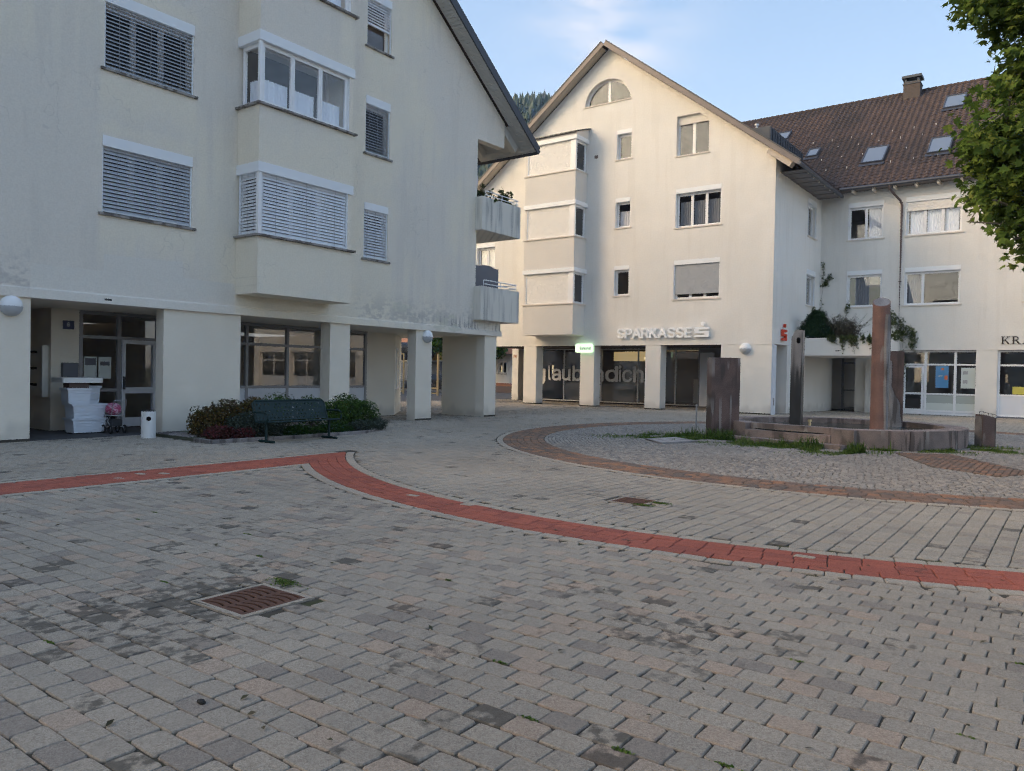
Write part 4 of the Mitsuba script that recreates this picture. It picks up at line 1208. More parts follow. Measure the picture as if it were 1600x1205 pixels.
rf = put('roof', tiles(-20.0, WX1 + .4, right_of_valley), 'roof_tile', Wg, stuff=True)
ry, rz = WE[0] + 9.75, WE[1] + 9.75 * WS
put('roof_back', MB().quad([-20, ry, rz], [WX1 + .4, ry, rz], [WX1 + .4, ry + 9.7, WE[1]], [-20, ry + 9.7, WE[1]]).quad([-20, ry, rz - .02], [-9.9, WE[0], WE[1] - .02], [WX1 + .4, WE[0], WE[1] - .02], [WX1 + .4, ry, rz - .02]), 'dark_metal', Wg)
mb = MB()
for i in range(int((WX1 + 20) / .38)):
    x = -20 + i * .38
    mb.tube([[x, ry, rz + .03], [x + .41, ry, rz + .05]], [.10, .12], 8)
put('ridge_tiles', mb, 'roof_tile', Wg, smooth=40, stuff=True)


def on_roof(x, y, h):
    s = math.hypot(1, WS)
    return np.array([x, y - h * WS / s, WE[1] + (y - WE[0]) * WS + h / s])


for x0, x1, y0, y1 in ((-6.32, -5.3, 47.86, 49.28), (-6.36, -5.33, 43.2, 44.68), (-9.4, -8.32, 43.09, 44.66), (-12.66, -12.03, 44.67, 45.5), (-15.25, -14.47, 47.3, 48.22)):
    k = numbered(f'{Wg}__roof_window')
    m = MB()
    for a, b, c, d in ((x0, x0 + .07, y0, y1), (x1 - .07, x1, y0, y1), (x0 + .07, x1 - .07, y0, y0 + .07), (x0 + .07, x1 - .07, y1 - .06, y1)):
        m.add(np.array([on_roof(x, y, h) for x in (a, b) for y in (c, d) for h in (.0, .205)]), CUBE_F)
    m.add(np.array([on_roof(x, y, h) for x in (x0 - .06, x1 + .06) for y in (y0 - .22, y0 - .002) for h in (.10, .135)]), CUBE_F)
    scene[k] = mikit.ply(m.mesh(), 'gutter_metal')
    put('pane', MB().quad(*[on_roof(a, b, .175) for a, b in ((x0 + .07, y0 + .07), (x1 - .07, y0 + .07), (x1 - .07, y1 - .06), (x0 + .07, y1 - .06))]), 'roof_glass', k)
mat('roof_glass', (.30, .33, .36), .04, 1.0, .55)
mb = MB()
for r, yy in enumerate((43.0, 44.2, 45.4, 46.3)):
    for i in range(14):
        x = -13.2 + i * 1.05 + (r % 2) * .5
        if x < -9.9 - (yy - 41.15) + .4:
            continue
        p = on_roof(x, yy, .06)
        mb.box(p[0] - .012, p[0] + .012, p[1] - .02, p[1], p[2], p[2] + .09)
put('snow_guards', mb, 'steel', Wg, stuff=True)
put('gutter', MB().tube([[-9.9, 41.03, 11.21], [WX1, 41.03, 11.21]], .085, 10), 'gutter_metal', Wg, smooth=40)
put('eaves_board', MB().box(-10.9, WX1, 41.12, 41.79, 11.17, 11.22), 'verge_metal', Wg)
for i in range(30):
    x = -9.38 + i * .945
    put('rafter', MB().box(x, x + .10, 41.16, 41.798, 11.03, 11.169), 'rafter_white', Wg)
pipe = [[-7.62, 41.03, 11.14], [-7.6, 41.06, 10.95], [-7.22, 41.6, 10.45], [-7.16, 41.69, 10.25], [-7.16, 41.69, 3.56]]
put('downpipe', MB().tube(pipe, .055, 10), 'brown_pipe', Wg, smooth=50)
for z in (9.0, 6.5, 4.2):
    put('pipe_clip', MB().tube([[-7.16, 41.69, z - .02], [-7.16, 41.69, z + .02]], .066, 10), 'brown_pipe', Wg)
k = put('chimney', MB().box(-8.68, -7.8, 50.0, 50.8, 17.8, 19.12), 'chimney_stone', Wg)
put('chimney_cap', MB().box(-8.62, -7.86, 50.06, 50.74, 19.12, 19.18).box(-8.62, -8.52, 50.06, 50.74, 19.18, 19.36).box(-7.96, -7.86, 50.06, 50.74, 19.18, 19.36).box(-8.76, -7.72, 49.92, 50.88, 19.36, 19.5).box(-8.72, -7.76, 49.96, 50.84, 19.0, 19.05), 'dark_metal', k)

# ------------------------------------------------------------------ the houses round the rest of the square, behind the viewer


def plain_house(name, label, x0, x1, y0, y1, ze, zr, along_x, seed, plaster='bank_plaster'):
    t = thing(name, label, 'house')
    th = .35
    sides = [(Frame([0, y1, 0], [1, 0, 0], [0, 1, 0]), x0, x1), (Frame([0, y0, 0], [1, 0, 0], [0, -1, 0]), x0, x1), (Frame([x1, 0, 0], [0, 1, 0], [1, 0, 0]), y0 + th, y1 - th), (Frame([x0, 0, 0], [0, 1, 0], [-1, 0, 0]), y0 + th, y1 - th)]
    for F, a, b in sides:
        n = int((b - a - 1.5) / 3.2)
        sp = (b - a) / n
        ws = [(a + sp * (i + .5) - .65, a + sp * (i + .5) + .65, z, z + 1.6) for i in range(n) for z in (1.6, 5.2)]
        put('wall', wall_mesh(F, sbox(a, 0, b, ze).difference(unary_union([sbox(u0, z0, u1, z1) for u0, u1, z0, z1 in ws])), th), plaster, t)
        for w_ in ws:
            window(t, F, *w_, n=2, box_h=.2, sill='sill_pale', rails=False)
    put('floor_slab', MB().box(x0 + .4, x1 - .4, y0 + .4, y1 - .4, 4.0, 4.2).box(x0 + .4, x1 - .4, y0 + .4, y1 - .4, 7.2, 7.4), 'room_paint', t)
    o = .6
    if along_x:
        ym = (y0 + y1) / 2
        v = [[x0 - o, y0 - o, ze - .1], [x1 + o, y0 - o, ze - .1], [x1 + o, y1 + o, ze - .1], [x0 - o, y1 + o, ze - .1], [x0 - o, ym, zr], [x1 + o, ym, zr]]
        f = [[0, 1, 5], [0, 5, 4], [2, 3, 4], [2, 4, 5], [1, 2, 5], [3, 0, 4], [0, 2, 1], [0, 3, 2]]
    else:
        xm = (x0 + x1) / 2
        v = [[x0 - o, y0 - o, ze - .1], [x1 + o, y0 - o, ze - .1], [x1 + o, y1 + o, ze - .1], [x0 - o, y1 + o, ze - .1], [xm, y0 - o, zr], [xm, y1 + o, zr]]
        f = [[0, 1, 4], [1, 2, 5], [1, 5, 4], [2, 3, 5], [3, 0, 4], [3, 4, 5], [0, 2, 1], [0, 3, 2]]
    put('roof', MB().add(v, f), 'roof_tile', t)


plain_house('town_house', 'plain cream town house to the left behind the viewer', -31, -16, -20, -1.5, 7.6, 12.5, True, 1, 'column_paint')
plain_house('town_house', 'long plain town house south of the square', -16, 24, -44, -31, 8.0, 13.0, True, 2, 'column_paint')
plain_house('town_house', 'plain town house on the back street to the west', -58, -43, -8, 14, 7.6, 13.0, False, 3)
plain_house('town_house', 'plain town house further along the back street', -60, -46, 19, 36, 7.6, 12.0, False, 4, 'column_paint')
# ------------------------------------------------------------------ the fountain
Ft = thing('fountain', 'round red granite fountain basin with steps and water inside', 'fountain')


def ring_pt(a, r):
    return FC + r * np.array([math.cos(a), math.sin(a)])


c00, c0, c1 = np.array([-8.22, 21.15]), np.array([-6.95, 19.72]), np.array([-4.12, 18.93])      # the straight front with the steps
a1, a0 = math.atan2(*(c1 - FC)[::-1]), math.atan2(*(c00 - FC)[::-1])
a0 -= 2 * math.pi if a0 > 0 else 0
span = (a0 + 2 * math.pi) - a1
n = 11
RZ = .45
for i in range(n):
    s, e = a1 + span * i / n + .003, a1 + span * (i + 1) / n - .003
    t = np.linspace(s, e, 9)
    poly = Polygon([ring_pt(a, FR) for a in t] + [ring_pt(a, FR - .52) for a in t[::-1]])
    put('rim_stone', slab_xy(poly, -.02, RZ + .004 * math.sin(3 * i)), 'rim_granite', Ft)
cd = (c1 - c0) / np.linalg.norm(c1 - c0)
cn = np.array([cd[1], -cd[0]])                                     # outwards, towards the viewer
CL = np.linalg.norm(c1 - c0)


def front(l0, l1, d0, d1, z0, z1):
    p = [c0 + cd * l + cn * d for l, d in ((l0, d0), (l1, d0), (l1, d1), (l0, d1))]
    return slab_xy(Polygon(p), z0, z1)


e0 = (c0 - c00) / np.linalg.norm(c0 - c00)
en = np.array([e0[1], -e0[0]])
put('rim_stone', slab_xy(Polygon([c00 + e0 * .005, c0, c0 - cn * .5, c00 - en * .55 + e0 * .2]), -.02, RZ), 'rim_granite', Ft)
put('rim_stone', front(.006, 2.36, -.50, -.22, -.02, RZ), 'rim_granite', Ft)
put('rim_stone', front(2.366, CL - .01, -.50, 0, -.02, RZ), 'rim_granite', Ft)
put('step', front(.006, 2.36, -.219, .02, .0, .285), 'rim_granite', Ft)
put('step', front(-.35, 2.80, .021, .34, -.02, .10), 'rim_granite', Ft)
put('basin_floor', slab_xy(Point(*FC).buffer(FR - .5, 48), .0, .16), 'grey_granite', Ft)
put('water', slab_xy(Point(*FC).buffer(FR - .51, 48), .30, .315), 'water', Ft)


def rough_block(w, d, h, seed, n=5, amp=.012, top=None):
    """A split granite slab standing on its end: slightly uneven faces, chamfered edges."""
    b = trimesh.creation.box((w, d, h))
    for _ in range(n):
        b = b.subdivide()
    v = np.array(b.vertices)
    k = np.minimum(np.minimum(w / 2 - np.abs(v[:, 0]), d / 2 - np.abs(v[:, 1])), 9)
    e = np.sort(np.stack([w / 2 - np.abs(v[:, 0]), d / 2 - np.abs(v[:, 1]), h / 2 - np.abs(v[:, 2])], 1), 1)[:, 1]
    q = meshkit.fbm(v * 3.5 + seed, 4, seed) - .5
    v[:, :2] *= (1 + (q * amp * 4)[:, None] - (np.clip(.02 - e, 0, .02) * .6)[:, None] / min(w, d))
    v[:, 2] += h / 2
    if top is not None:
        v[:, 2] = top(v, h)
    return trimesh.Trimesh(v, b.faces, process=False)


def turned(m, a, x, y, z=0):
    m = m.copy()
    m.apply_transform(trimesh.transformations.rotation_matrix(a, [0, 0, 1]))
    m.apply_translation([x, y, z])
    return m


k = one('granite_slab', turned(rough_block(.815, .34, 2.17, 3, 4), math.radians(43), -7.78, 20.28, -.02), 'red_granite', 'wide red granite slab standing at the left end of the fountain', 'stone slab')
k = one('granite_slab', turned(rough_block(.30, .46, 2.72, 5, 4, top=lambda v, h: v[:, 2] - np.clip(-.04 - v[:, 0], 0, .3) * 2.2 * (v[:, 2] > h - .05)), math.radians(8), -6.33, 22.05, .25), 'wet_granite', 'slim grey granite slab with a spout hole, wet and black below', 'stone slab')
put('spout_hole', trimesh.creation.icosphere(3, .085).apply_transform(np.diag([.62, .5, 1.0, 1])).apply_translation([-6.255, 21.82, 2.68]), 'drain_dark', k, smooth=True)
cyl = trimesh.creation.cylinder(.215, 3.5, sections=48)
for _ in range(3):
    cyl = cyl.subdivide()
v = np.array(cyl.vertices)
v[:, 2] += 1.75
tt = v[:, 2] > 3.499
v[:, 2] += np.clip(v[:, 2] / 3.5, 0, 1) ** 8 * (-.14 * v[:, 0] + .62 * v[:, 1] - .03)
v[:, :2] *= (1 + .018 * (meshkit.fbm(v * 3.0, 3, 2) - .5))[:, None]
v += [-4.235, 22.2, .22]
k = one('granite_pillar', trimesh.Trimesh(v, cyl.faces, process=False), 'pillar_granite', 'tall round red granite pillar with a slanted top in the fountain', 'stone pillar', smooth=40)
fl = rough_block(.09, .26, 3.1, 31, 4, .05)
vv = np.array(fl.vertices)
vv[:, 1] *= .45 + .75 * meshkit.fbm(np.stack([vv[:, 2] * 1.6, vv[:, 2] * 0, vv[:, 2] * 0], 1), 3, 3)
put('rough_flank', turned(trimesh.Trimesh(vv, fl.faces, process=False), math.radians(-12), -4.06, 22.12, .25), 'grey_granite', k)
el = np.linspace(0, 2 * np.pi, 40)
top = np.stack([-4.235 + .2 * np.cos(el), 22.2 + .2 * np.sin(el), 3.72 - .03 + .2 * (-.14 * np.cos(el) + .62 * np.sin(el)) + .004], 1)
put('cut_top', trimesh.Trimesh(np.vstack([top, top.mean(0)]), [[i, (i + 1) % 40, 40] for i in range(40)], process=False), 'cut_granite', k)
k = one('granite_slab', turned(rough_block(.36, .30, 2.30, 8, 4), math.radians(20), -4.16, 24.0, .15), 'red_granite', 'narrow red slab with a split grey foot behind the round pillar', 'stone slab')
m = rough_block(.34, .10, 2.0, 9, 5, .02)
vv = np.array(m.vertices)
wq = np.interp(vv[:, 2], [0, .35, .8, 1.05, 1.3, 2.0], [1, .95, .80, .40, .18, .14]) + .10 * (meshkit.fbm(np.stack([vv[:, 2] * 4, vv[:, 2] * 0, vv[:, 2] * 0 + 3], 1), 3, 3) - .5)
vv[:, 0] = -.17 + (vv[:, 0] + .17) * wq
put('split_face', turned(trimesh.Trimesh(vv, m.faces, process=False), math.radians(20), -4.13, 23.86, .18), 'cut_granite', k)
k = one('granite_slab', turned(rough_block(.36, .30, .80, 12, 4, top=lambda v, h: v[:, 2] - np.clip(v[:, 0], -.2, .2) * .22 * (v[:, 2] > h * .5)), math.radians(38), -1.83, 22.45, -.02), 'red_granite', 'low red granite block with a small wire comb on top, right of the basin', 'stone block')
m = turned(rough_block(.035, .295, .79, 14, 3, .01), math.radians(38), -1.83 - .185 * math.cos(math.radians(38)), 22.45 - .185 * math.sin(math.radians(38)), -.02)
put('cut_side', m, 'cut_granite', k)
mb = MB()
ux, uy = math.cos(math.radians(38)), math.sin(math.radians(38))
pts = [np.array([-1.83 + ux * s + .06, 22.45 + uy * s - .08, .80 - .22 * s]) for s in np.linspace(-.22, .22, 5)]
mb.tube([p + [0, 0, .05] for p in pts], .006, 5)
for p in pts[:-1]:
    mb.tube([p - [0, 0, .06], p + [0, 0, .05]], .005, 5)
put('wire_comb', mb, 'black_iron', k)


def stream(p, vx, vy, z1, label, n=18, r=.006):
    """A thin thread of water falling freely."""
    z = np.linspace(0, p[2] - z1, n)
    t = np.sqrt(2 * z / 9.81)
    g = np.random.default_rng(int(p[0] * -100))
    pts = np.stack([p[0] + vx * t, p[1] + vy * t, p[2] - z], 1) + g.normal(0, .004, (n, 3))
    one('water_jet', MB().tube(pts, r * g.uniform(.5, 1.2, n), 6), 'stream', label, 'water jet', smooth=50)


stream((-7.46, 20.55, 1.74), .62, .2, .315, 'thin thread of water falling from the wide left slab')
stream((-6.17, 21.95, 2.62), .17, .05, .315, 'broken thread of water beside the slim wet slab')
stream((-4.44, 22.1, 2.35), -.08, -.02, .315, 'thin thread of water left of the round pillar')
k = one('spray_nozzle', MB().tube([[-5.60, 20.72, .30], [-5.60, 20.72, .50]], .035, 12).tube([[-5.60, 20.72, .50], [-5.60, 20.72, .56]], .05, 12), 'brass', 'small brass nozzle standing in the fountain water', 'nozzle')
# grass round the basin
g = np.random.default_rng(21)
spots = []
for _ in range(30000):
    l, dd = g.uniform(-1.6, CL + .5), g.exponential(.30)
    p = c0 + cd * l + cn * ((.43 if .3 < l < 3.75 else .02) + dd)
    spots.append(p)
for _ in range(11000):
    a, dd = g.uniform(-2.6, -.1), g.exponential(.22)
    spots.append(ring_pt(a, FR + .02 + dd))
for _ in range(7000):
    spots.append(np.array([-1.9, 21.6]) + g.normal(0, 1, 2) * [.55, .42])
for _ in range(6000):
    spots.append(np.array([-8.6, 18.6]) + g.normal(0, 1, 2) * [.8, .55])
spots = np.array(spots)
f = meshkit.fbm(np.stack([spots[:, 0] * 1.6, spots[:, 1] * 1.6, spots[:, 0] * 0], 1), 3, 5)
spots = spots[(f > .535 + .16 * g.random(len(spots)) - .08) & (np.hypot(*(spots - FC).T) > FR - .02 - .6 * ((spots - c0) @ cn > 0))]
inb = brown_path.buffer(-.1)
import shapely
spots = spots[~shapely.contains_xy(inb, spots[:, 0], spots[:, 1])]
spots = spots[(spots - c0) @ cn > np.where(np.abs((spots - c0) @ cd - 2.0) < 1.75, .43, 0) - 99 * (((spots - c0) @ cd > CL) | ((spots - c0) @ cd < -.1))]
N = len(spots)
h = g.uniform(.03, .11, N) * (1 + 1.6 * (g.random(N) < .10)) * np.clip(1.35 - np.abs((spots - c0) @ cn - .3), .35, 1.15)
az = g.uniform(0, 2 * np.pi, N)
side, lean = np.stack([np.cos(az), np.sin(az), az * 0], 1), np.stack([-np.sin(az), np.cos(az), az * 0], 1) * g.uniform(.2, 1.1, (N, 1))
b = np.concatenate([spots, np.zeros((N, 1))], 1)
wd = g.uniform(.006, .014, (N, 1))
up3 = np.array([0, 0, 1.0])
V = np.stack([b - side * wd, b + side * wd, b + (up3 * .6 + lean * .25) * h[:, None] + side * wd * .7, b + (up3 * .6 + lean * .25) * h[:, None] - side * wd * .7, b + (up3 + lean * .8) * h[:, None]], 1)
Fc = np.array([[0, 1, 2], [0, 2, 3], [3, 2, 4]])
mesh = trimesh.Trimesh(V.reshape(-1, 3), (Fc[None] + (np.arange(N) * 5)[:, None, None]).reshape(-1, 3), process=False)
struct('grass', mesh, 'grass_blade', kind='stuff', uv=np.stack([np.repeat(np.clip(g.normal(.1, .22, N) + .8 * meshkit.fbm(np.stack([spots[:, 0] * 3, spots[:, 1] * 3, spots[:, 0] * 0], 1), 3, 8), 0, .99), 5), np.zeros(N * 5)], 1))
labels['grass'] = {'kind': 'stuff', 'label': 'low green grass and weeds growing round the fountain', 'category': 'grass'}
# moss and weeds in the joints
sp = []
g = np.random.default_rng(31)
for _ in range(95):
    x, y = g.uniform(-10, 2.2), g.uniform(1.2, 6.2)
    r = round((y - .9) / .1555)
    y = .9 + r * .1555 - .004
    if x > -.6 * 1 or g.random() < .3:
        for _ in range(int(g.integers(10, 45))):
            sp.append([x + g.normal(0, .022), y + g.normal(0, .006), .002])
for c in ((-4.30, 8.62), (-4.2, 8.9), (-4.75, 3.62)):
    for _ in range(260):
        sp.append([c[0] + g.normal(0, .07), c[1] + g.normal(0, .03), .01])
m, uv = leaf_cloud(np.array(sp), .013, np.tile([0, 0, 1.0], (len(sp), 1)), .8, 1.4, 5)
k = struct('moss', m, 'grass_blade', kind='stuff', uv=uv)
labels[k] = {'kind': 'stuff', 'label': 'tiny tufts of moss in the joints between the pavers', 'category': 'moss'}

# ------------------------------------------------------------------ lettering and signs
k = thing('bank_sign', 'raised white letters SPARKASSE with an S emblem above the bank arcade', 'sign')
full = meshkit.text_mesh('SPARKASSE', .46, .10, True)
x = -18.64
tw = 3.98 / sum(np.ptp(meshkit.text_mesh(c, .46, .1, True).vertices[:, 0]) + .035 for c in 'SPARKASSE')
for c in 'SPARKASSE':
    m = meshkit.text_mesh(c, .46, .10, True)
    v = np.array(m.vertices)
    v[:, 0] = (v[:, 0] - v[:, 0].min()) * tw * 1.0
    put('letter', trimesh.Trimesh(FK.P(x + v[:, 0], 3.49 + v[:, 1], .05 + v[:, 2]), m.faces, process=False), 'letter_white', k)
    x += v[:, 0].max() + .035 * tw


def s_emblem(w, h):
    """The S of three bars with a dot above."""
    t, g_ = h * .21, h * .095
    s = unary_union([sbox(0, h - t, w, h), sbox(0, (h - t) / 2, w, (h + t) / 2), sbox(0, 0, w, t), sbox(0, (h + t) / 2 - t / 2, w * .3, h - t / 2), sbox(w * .7, t / 2, w, h / 2)])
    s = s.buffer(.02 * h).buffer(-.04 * h).buffer(.02 * h)
    return s, Point(w * .58, h * 1.36).buffer(h * .21)


s, dot = s_emblem(.70, .46)
for gmt in (s, dot):
    m = extr(gmt, .10)
    v = np.array(m.vertices)
    put('emblem', trimesh.Trimesh(FK.P(-14.53 + v[:, 0], 3.49 + v[:, 1], .05 + v[:, 2]), m.faces, process=False), 'letter_white', k)
k = thing('emblem_sign', 'small red S emblem with a dot on the side wall of the bank', 'sign')
s, dot = s_emblem(.62, .50)
for gmt, mt in ((s, 'logo_red'), (affinity.scale(dot, .8, .8), 'logo_red')):
    m = extr(gmt, .09)
    v = np.array(m.vertices)
    put('emblem', trimesh.Trimesh(FS.P(35.36 + v[:, 0], 3.36 + v[:, 1], .04 + v[:, 2]), m.faces, process=False), mt, k)
k = thing('window_lettering', 'large grey letters glaubandich across the bank window', 'lettering')
for c, x0, x1 in (('g', -26.78, -26.06), ('l', -25.86, -25.67), ('a', -25.58, -24.93), ('u', -24.86, -24.27), ('b', -24.14, -23.46), ('a', -23.38, -22.74), ('n', -22.62, -22.03),
                  ('d', -21.92, -21.08), ('i', -21.03, -20.88), ('c', -20.83, -20.18), ('h', -20.12, -19.47)):
    put('letter', flat_text(FGL, x0, 1.30, .012, c, .86, x1 - x0, .004, True), 'letter_grey', k)
k = thing('cash_sign', 'lit pale green oval sign on the second arcade column of the bank', 'sign')
scene['sign_green'] = {'type': 'twosided', 'bsdf': {'type': 'diffuse', 'reflectance': {'type': 'rgb', 'value': [.6, .75, .55]}}}
body = affinity.scale(sbox(-20.92, 2.86, -20.12, 3.14).buffer(.09), 1.0, 1.0)
m = extr(body, .16)
v = np.array(m.vertices)
put('light_box', trimesh.Trimesh(FK.P(v[:, 0], v[:, 1], .06 + v[:, 2]), m.faces, process=False), 'sign_green', k, emitter={'type': 'area', 'radiance': {'type': 'rgb', 'value': [.075, .11, .07]}})
put('lettering', flat_text(FK, -20.72, 2.92, .223, 'Bankomat', .15, .66, .004, True), 'sign_blue', k)
k = thing('shop_sign', 'black capital letters KRA above the shop at the right edge', 'sign')


def serif(c):
    st, th = .052, .020
    L = lambda *p, w=st: LineString(p).buffer(w / 2, cap_style=2)
    H = .35
    if c == 'K':
        return unary_union([L((.07, 0), (.07, H)), L((.0, .01), (.15, .01), w=th), L((.0, H - .01), (.15, H - .01), w=th), L((.09, .13), (.30, H - .01), w=.026), L((.16, .19), (.31, .01), w=.055), L((.22, H - .01), (.36, H - .01), w=th), L((.24, .01), (.38, .01), w=th)])
    if c == 'R':
        return unary_union([L((.07, 0), (.07, H)), L((.0, .01), (.15, .01), w=th), L((.0, H - .01), (.10, H - .01), w=th), LineString([(.07, H - .013), (.19, H - .013), (.24, H - .06), (.24, H - .12), (.18, H - .17), (.07, H - .175)]).buffer(.016), L((.25, H - .05), (.25, H - .13), w=.03), L((.16, .18), (.30, .01), w=.055), L((.26, .01), (.37, .01), w=th)])
    return unary_union([L((.04, .01), (.17, H), w=.024), L((.16, H), (.32, .01), w=.055), L((.08, .12), (.26, .12), w=th), L((-.02, .01), (.10, .01), w=th), L((.25, .01), (.38, .01), w=th)])


for i, c in enumerate('KRA'):
    m = extr(serif(c), .03)
    v = np.array(m.vertices)
    put('letter', trimesh.Trimesh(FW.P(-2.90 + .415 * i + v[:, 0], 3.40 + v[:, 1], .012 + v[:, 2]), m.faces, process=False), 'letter_black', k)
k = one('house_number', MB().fbox(FG, 8.66, 8.92, 2.50, 2.71, .005, .02), 'sign_blue', 'small dark blue house number plate in the left entrance', 'house number')
put('digit', flat_text(FG, 8.755, 2.57, .021, '8', .09, .06, .002, True), 'letter_white', k)
k = one('house_number', MB().box(-28.35, -28.10, 38.585, 38.599, 2.62, 2.8), 'orange_shade', 'small brown house number on the far arcade pillar of the bank', 'house number')
put('digit', flat_text(FGL, -28.33, 2.65, .216, '18', .12, .2, .003, True), 'brown_print', k)
k = one('street_plate', MB().fbox(FA, 8.42, 8.58, 3.075, 3.115, .045, .05), 'black_iron', 'tiny dark plate on the drip band above the left entrance', 'plate')
for nm, (x0, x1, z0, z1), mt, lab in (('poster', (-5.55, -5.0, 1.32, 2.38), 'paper_blue', 'blue poster behind the shop window of the wing'), ('notice', (-4.48, -3.9, 1.32, 2.3), 'paper', 'white notice with two pictures behind the shop window')):
    k = one(nm, MB().box(x0, x1, 42.06, 42.07, z0, z1), mt, lab, nm)
    if nm == 'poster':
        put('print', MB().box(-5.32, -5.2, 42.055, 42.06, 2.18, 2.28).box(-5.18, -5.03, 42.055, 42.06, 1.72, 1.92), 'paper_orange', k)
        put('print', MB().box(-5.45, -5.25, 42.055, 42.06, 1.88, 1.92), 'paper', k)
    else:
        put('print', MB().box(-4.4, -4.2, 42.055, 42.06, 1.98, 2.14).box(-4.4, -4.2, 42.055, 42.06, 1.55, 1.71), 'shutter_grey', k)
k = one('yellow_board', MB().box(-2.42, -1.4, 42.09, 42.11, 1.1, 1.45), 'yellow_board', 'yellow board in the shop window at the right edge', 'board')
k = one('notice', MB().fbox(FG, 9.20, 9.52, 1.28, 1.84, -.07, -.066), 'paper', 'left one of two paper notices in the entrance glazing', 'notice')
put('print', MB().fbox(FG, 9.22, 9.50, 1.62, 1.80, -.066, -.064), 'box_grey', k)
k = one('notice', MB().fbox(FG, 9.56, 9.88, 1.28, 1.84, -.07, -.066), 'paper', 'right one of two paper notices in the entrance glazing', 'notice')
put('print', MB().fbox(FG, 9.60, 9.84, 1.62, 1.72, -.066, -.064), 'box_grey', k)
one('letter_box', MB().fbox(FG, 8.63, 8.99, 1.32, 1.67, .0, .12), 'box_grey', 'dark grey letter box on the wall behind the white tubs', 'letter box')
k = one('mailbox_bank', MB().box(-21.6, -20.36, 8.28, 8.398, .84, 2.05), 'column_paint', 'pale bank of mailboxes with three rows of slots in the entrance', 'mailboxes')
for i, z in enumerate((1.12, 1.52, 1.92)):
    put('slot', MB().box(-21.5, -20.62, 8.272, 8.279, z - .03, z + .03), 'black_iron', k)
put('side_cover', MB().box(-20.36, -20.28, 8.26, 8.398, .82, 2.08), 'bank_column_paint', k)

wall_lamp((-17.635, 6.57, 2.80), (1, 0, 0), .215, 'round white wall lamp on the leftmost pier of the grey house')
wall_lamp((-17.635, 19.05, 2.80), (1, 0, 0), .215, 'round white wall lamp on the free arcade column of the grey house')
wall_lamp((-12.12, 34.215, 2.95), (0, -1, 0), .26, 'round white wall lamp on the broad corner pier of the bank')
wall_lamp((-23.1, 34.2, 2.6), (0, -1, 0), .0001, '') if False else None
for i in range(1, 6):
    wall_lamp((-3.44 + 4.45 * i, 41.815, 2.85), (0, -1, 0), .22, 'round white wall lamp on a pillar of the wing')
    lk = [q for q in labels if q.startswith('wall_lamp') and '__' not in q][-1]
    labels[lk] = {**labels[lk], 'label': f'round white wall lamp on the {("second", "third", "fourth", "fifth", "sixth")[i - 1]} pillar of the wing from the left', 'group': 'wall lamps along the wing'}

# ------------------------------------------------------------------ bench
k = thing('bench', 'dark green metal bench with punched back in front of the shrubs', 'bench')
BXc, Y0, Y1 = -14.18, 10.17, 12.15


def punched(P0, P1, H, seed):
    """A sheet with many leaf-shaped holes, from P0 to P1 (2-D), H the transform to 3-D."""
    g = np.random.default_rng(seed)
    sh = sbox(*P0, *P1)
    hs = []
    for i in range(int((P1[0] - P0[0]) / .10)):
        for j in range(int((P1[1] - P0[1]) / .075)):
            x, y = P0[0] + .07 + i * .10 + (j % 2) * .05, P0[1] + .05 + j * .075
            if x < P1[0] - .05 and y < P1[1] - .03 and g.random() < .8:
                hs.append(affinity.rotate(affinity.scale(Point(x, y).buffer(.02, 3), 1.2, .75), g.uniform(0, 180)))
    m = extr(sh.difference(unary_union(hs)), .004)
    v = np.array(m.vertices)
    return trimesh.Trimesh(H(v), m.faces, process=False)


def Hb(v):
    return np.stack([BXc - .22 - .16 * (v[:, 1] - .45) / .45 + v[:, 2], v[:, 0], v[:, 1]], 1)


def Hs(v):
    return np.stack([BXc - .22 + v[:, 1], v[:, 0], .435 + .03 * v[:, 1] / .45 + v[:, 2]], 1)


put('backrest', punched((Y0 + .03, .47), (Y1 - .03, .88), Hb, 3), 'bench_green', k)
put('seat', punched((Y0 + .03, .02), (Y1 - .03, .44), Hs, 4), 'bench_green', k)
fr = MB()
fr.tube([[BXc - .22, Y0, .44], [BXc - .37, Y0, .84], [BXc - .38, Y0 + .06, .90], [BXc - .38, Y1 - .06, .90], [BXc - .37, Y1, .84], [BXc - .22, Y1, .44]], .022, 8)
fr.tube([[BXc - .22, Y0, .44], [BXc + .22, Y0, .465], [BXc + .235, Y0 + .05, .465], [BXc + .235, Y1 - .05, .465], [BXc + .22, Y1, .465], [BXc - .22, Y1, .44]], .020, 8)
put('frame', fr, 'bench_green', k, smooth=40)
for y in (Y0 - .03, Y1 + .03):
    put('armrest', MB().tube([[BXc - .30, y, .66], [BXc + .12, y, .67], [BXc + .22, y, .63], [BXc + .24, y, .55], [BXc + .20, y, .465]], .021, 8), 'bench_green', k, smooth=40)
for y in (Y0 + .12, Y1 - .12):
    put('leg', MB().tube([[BXc - .02, y, .44], [BXc - .02, y, .03]], .03, 10).tube([[BXc - .26, y, .03], [BXc + .26, y, .03]], [.028, .028], 8), 'bench_green', k, smooth=40)

# ------------------------------------------------------------------ shrubs of the bed


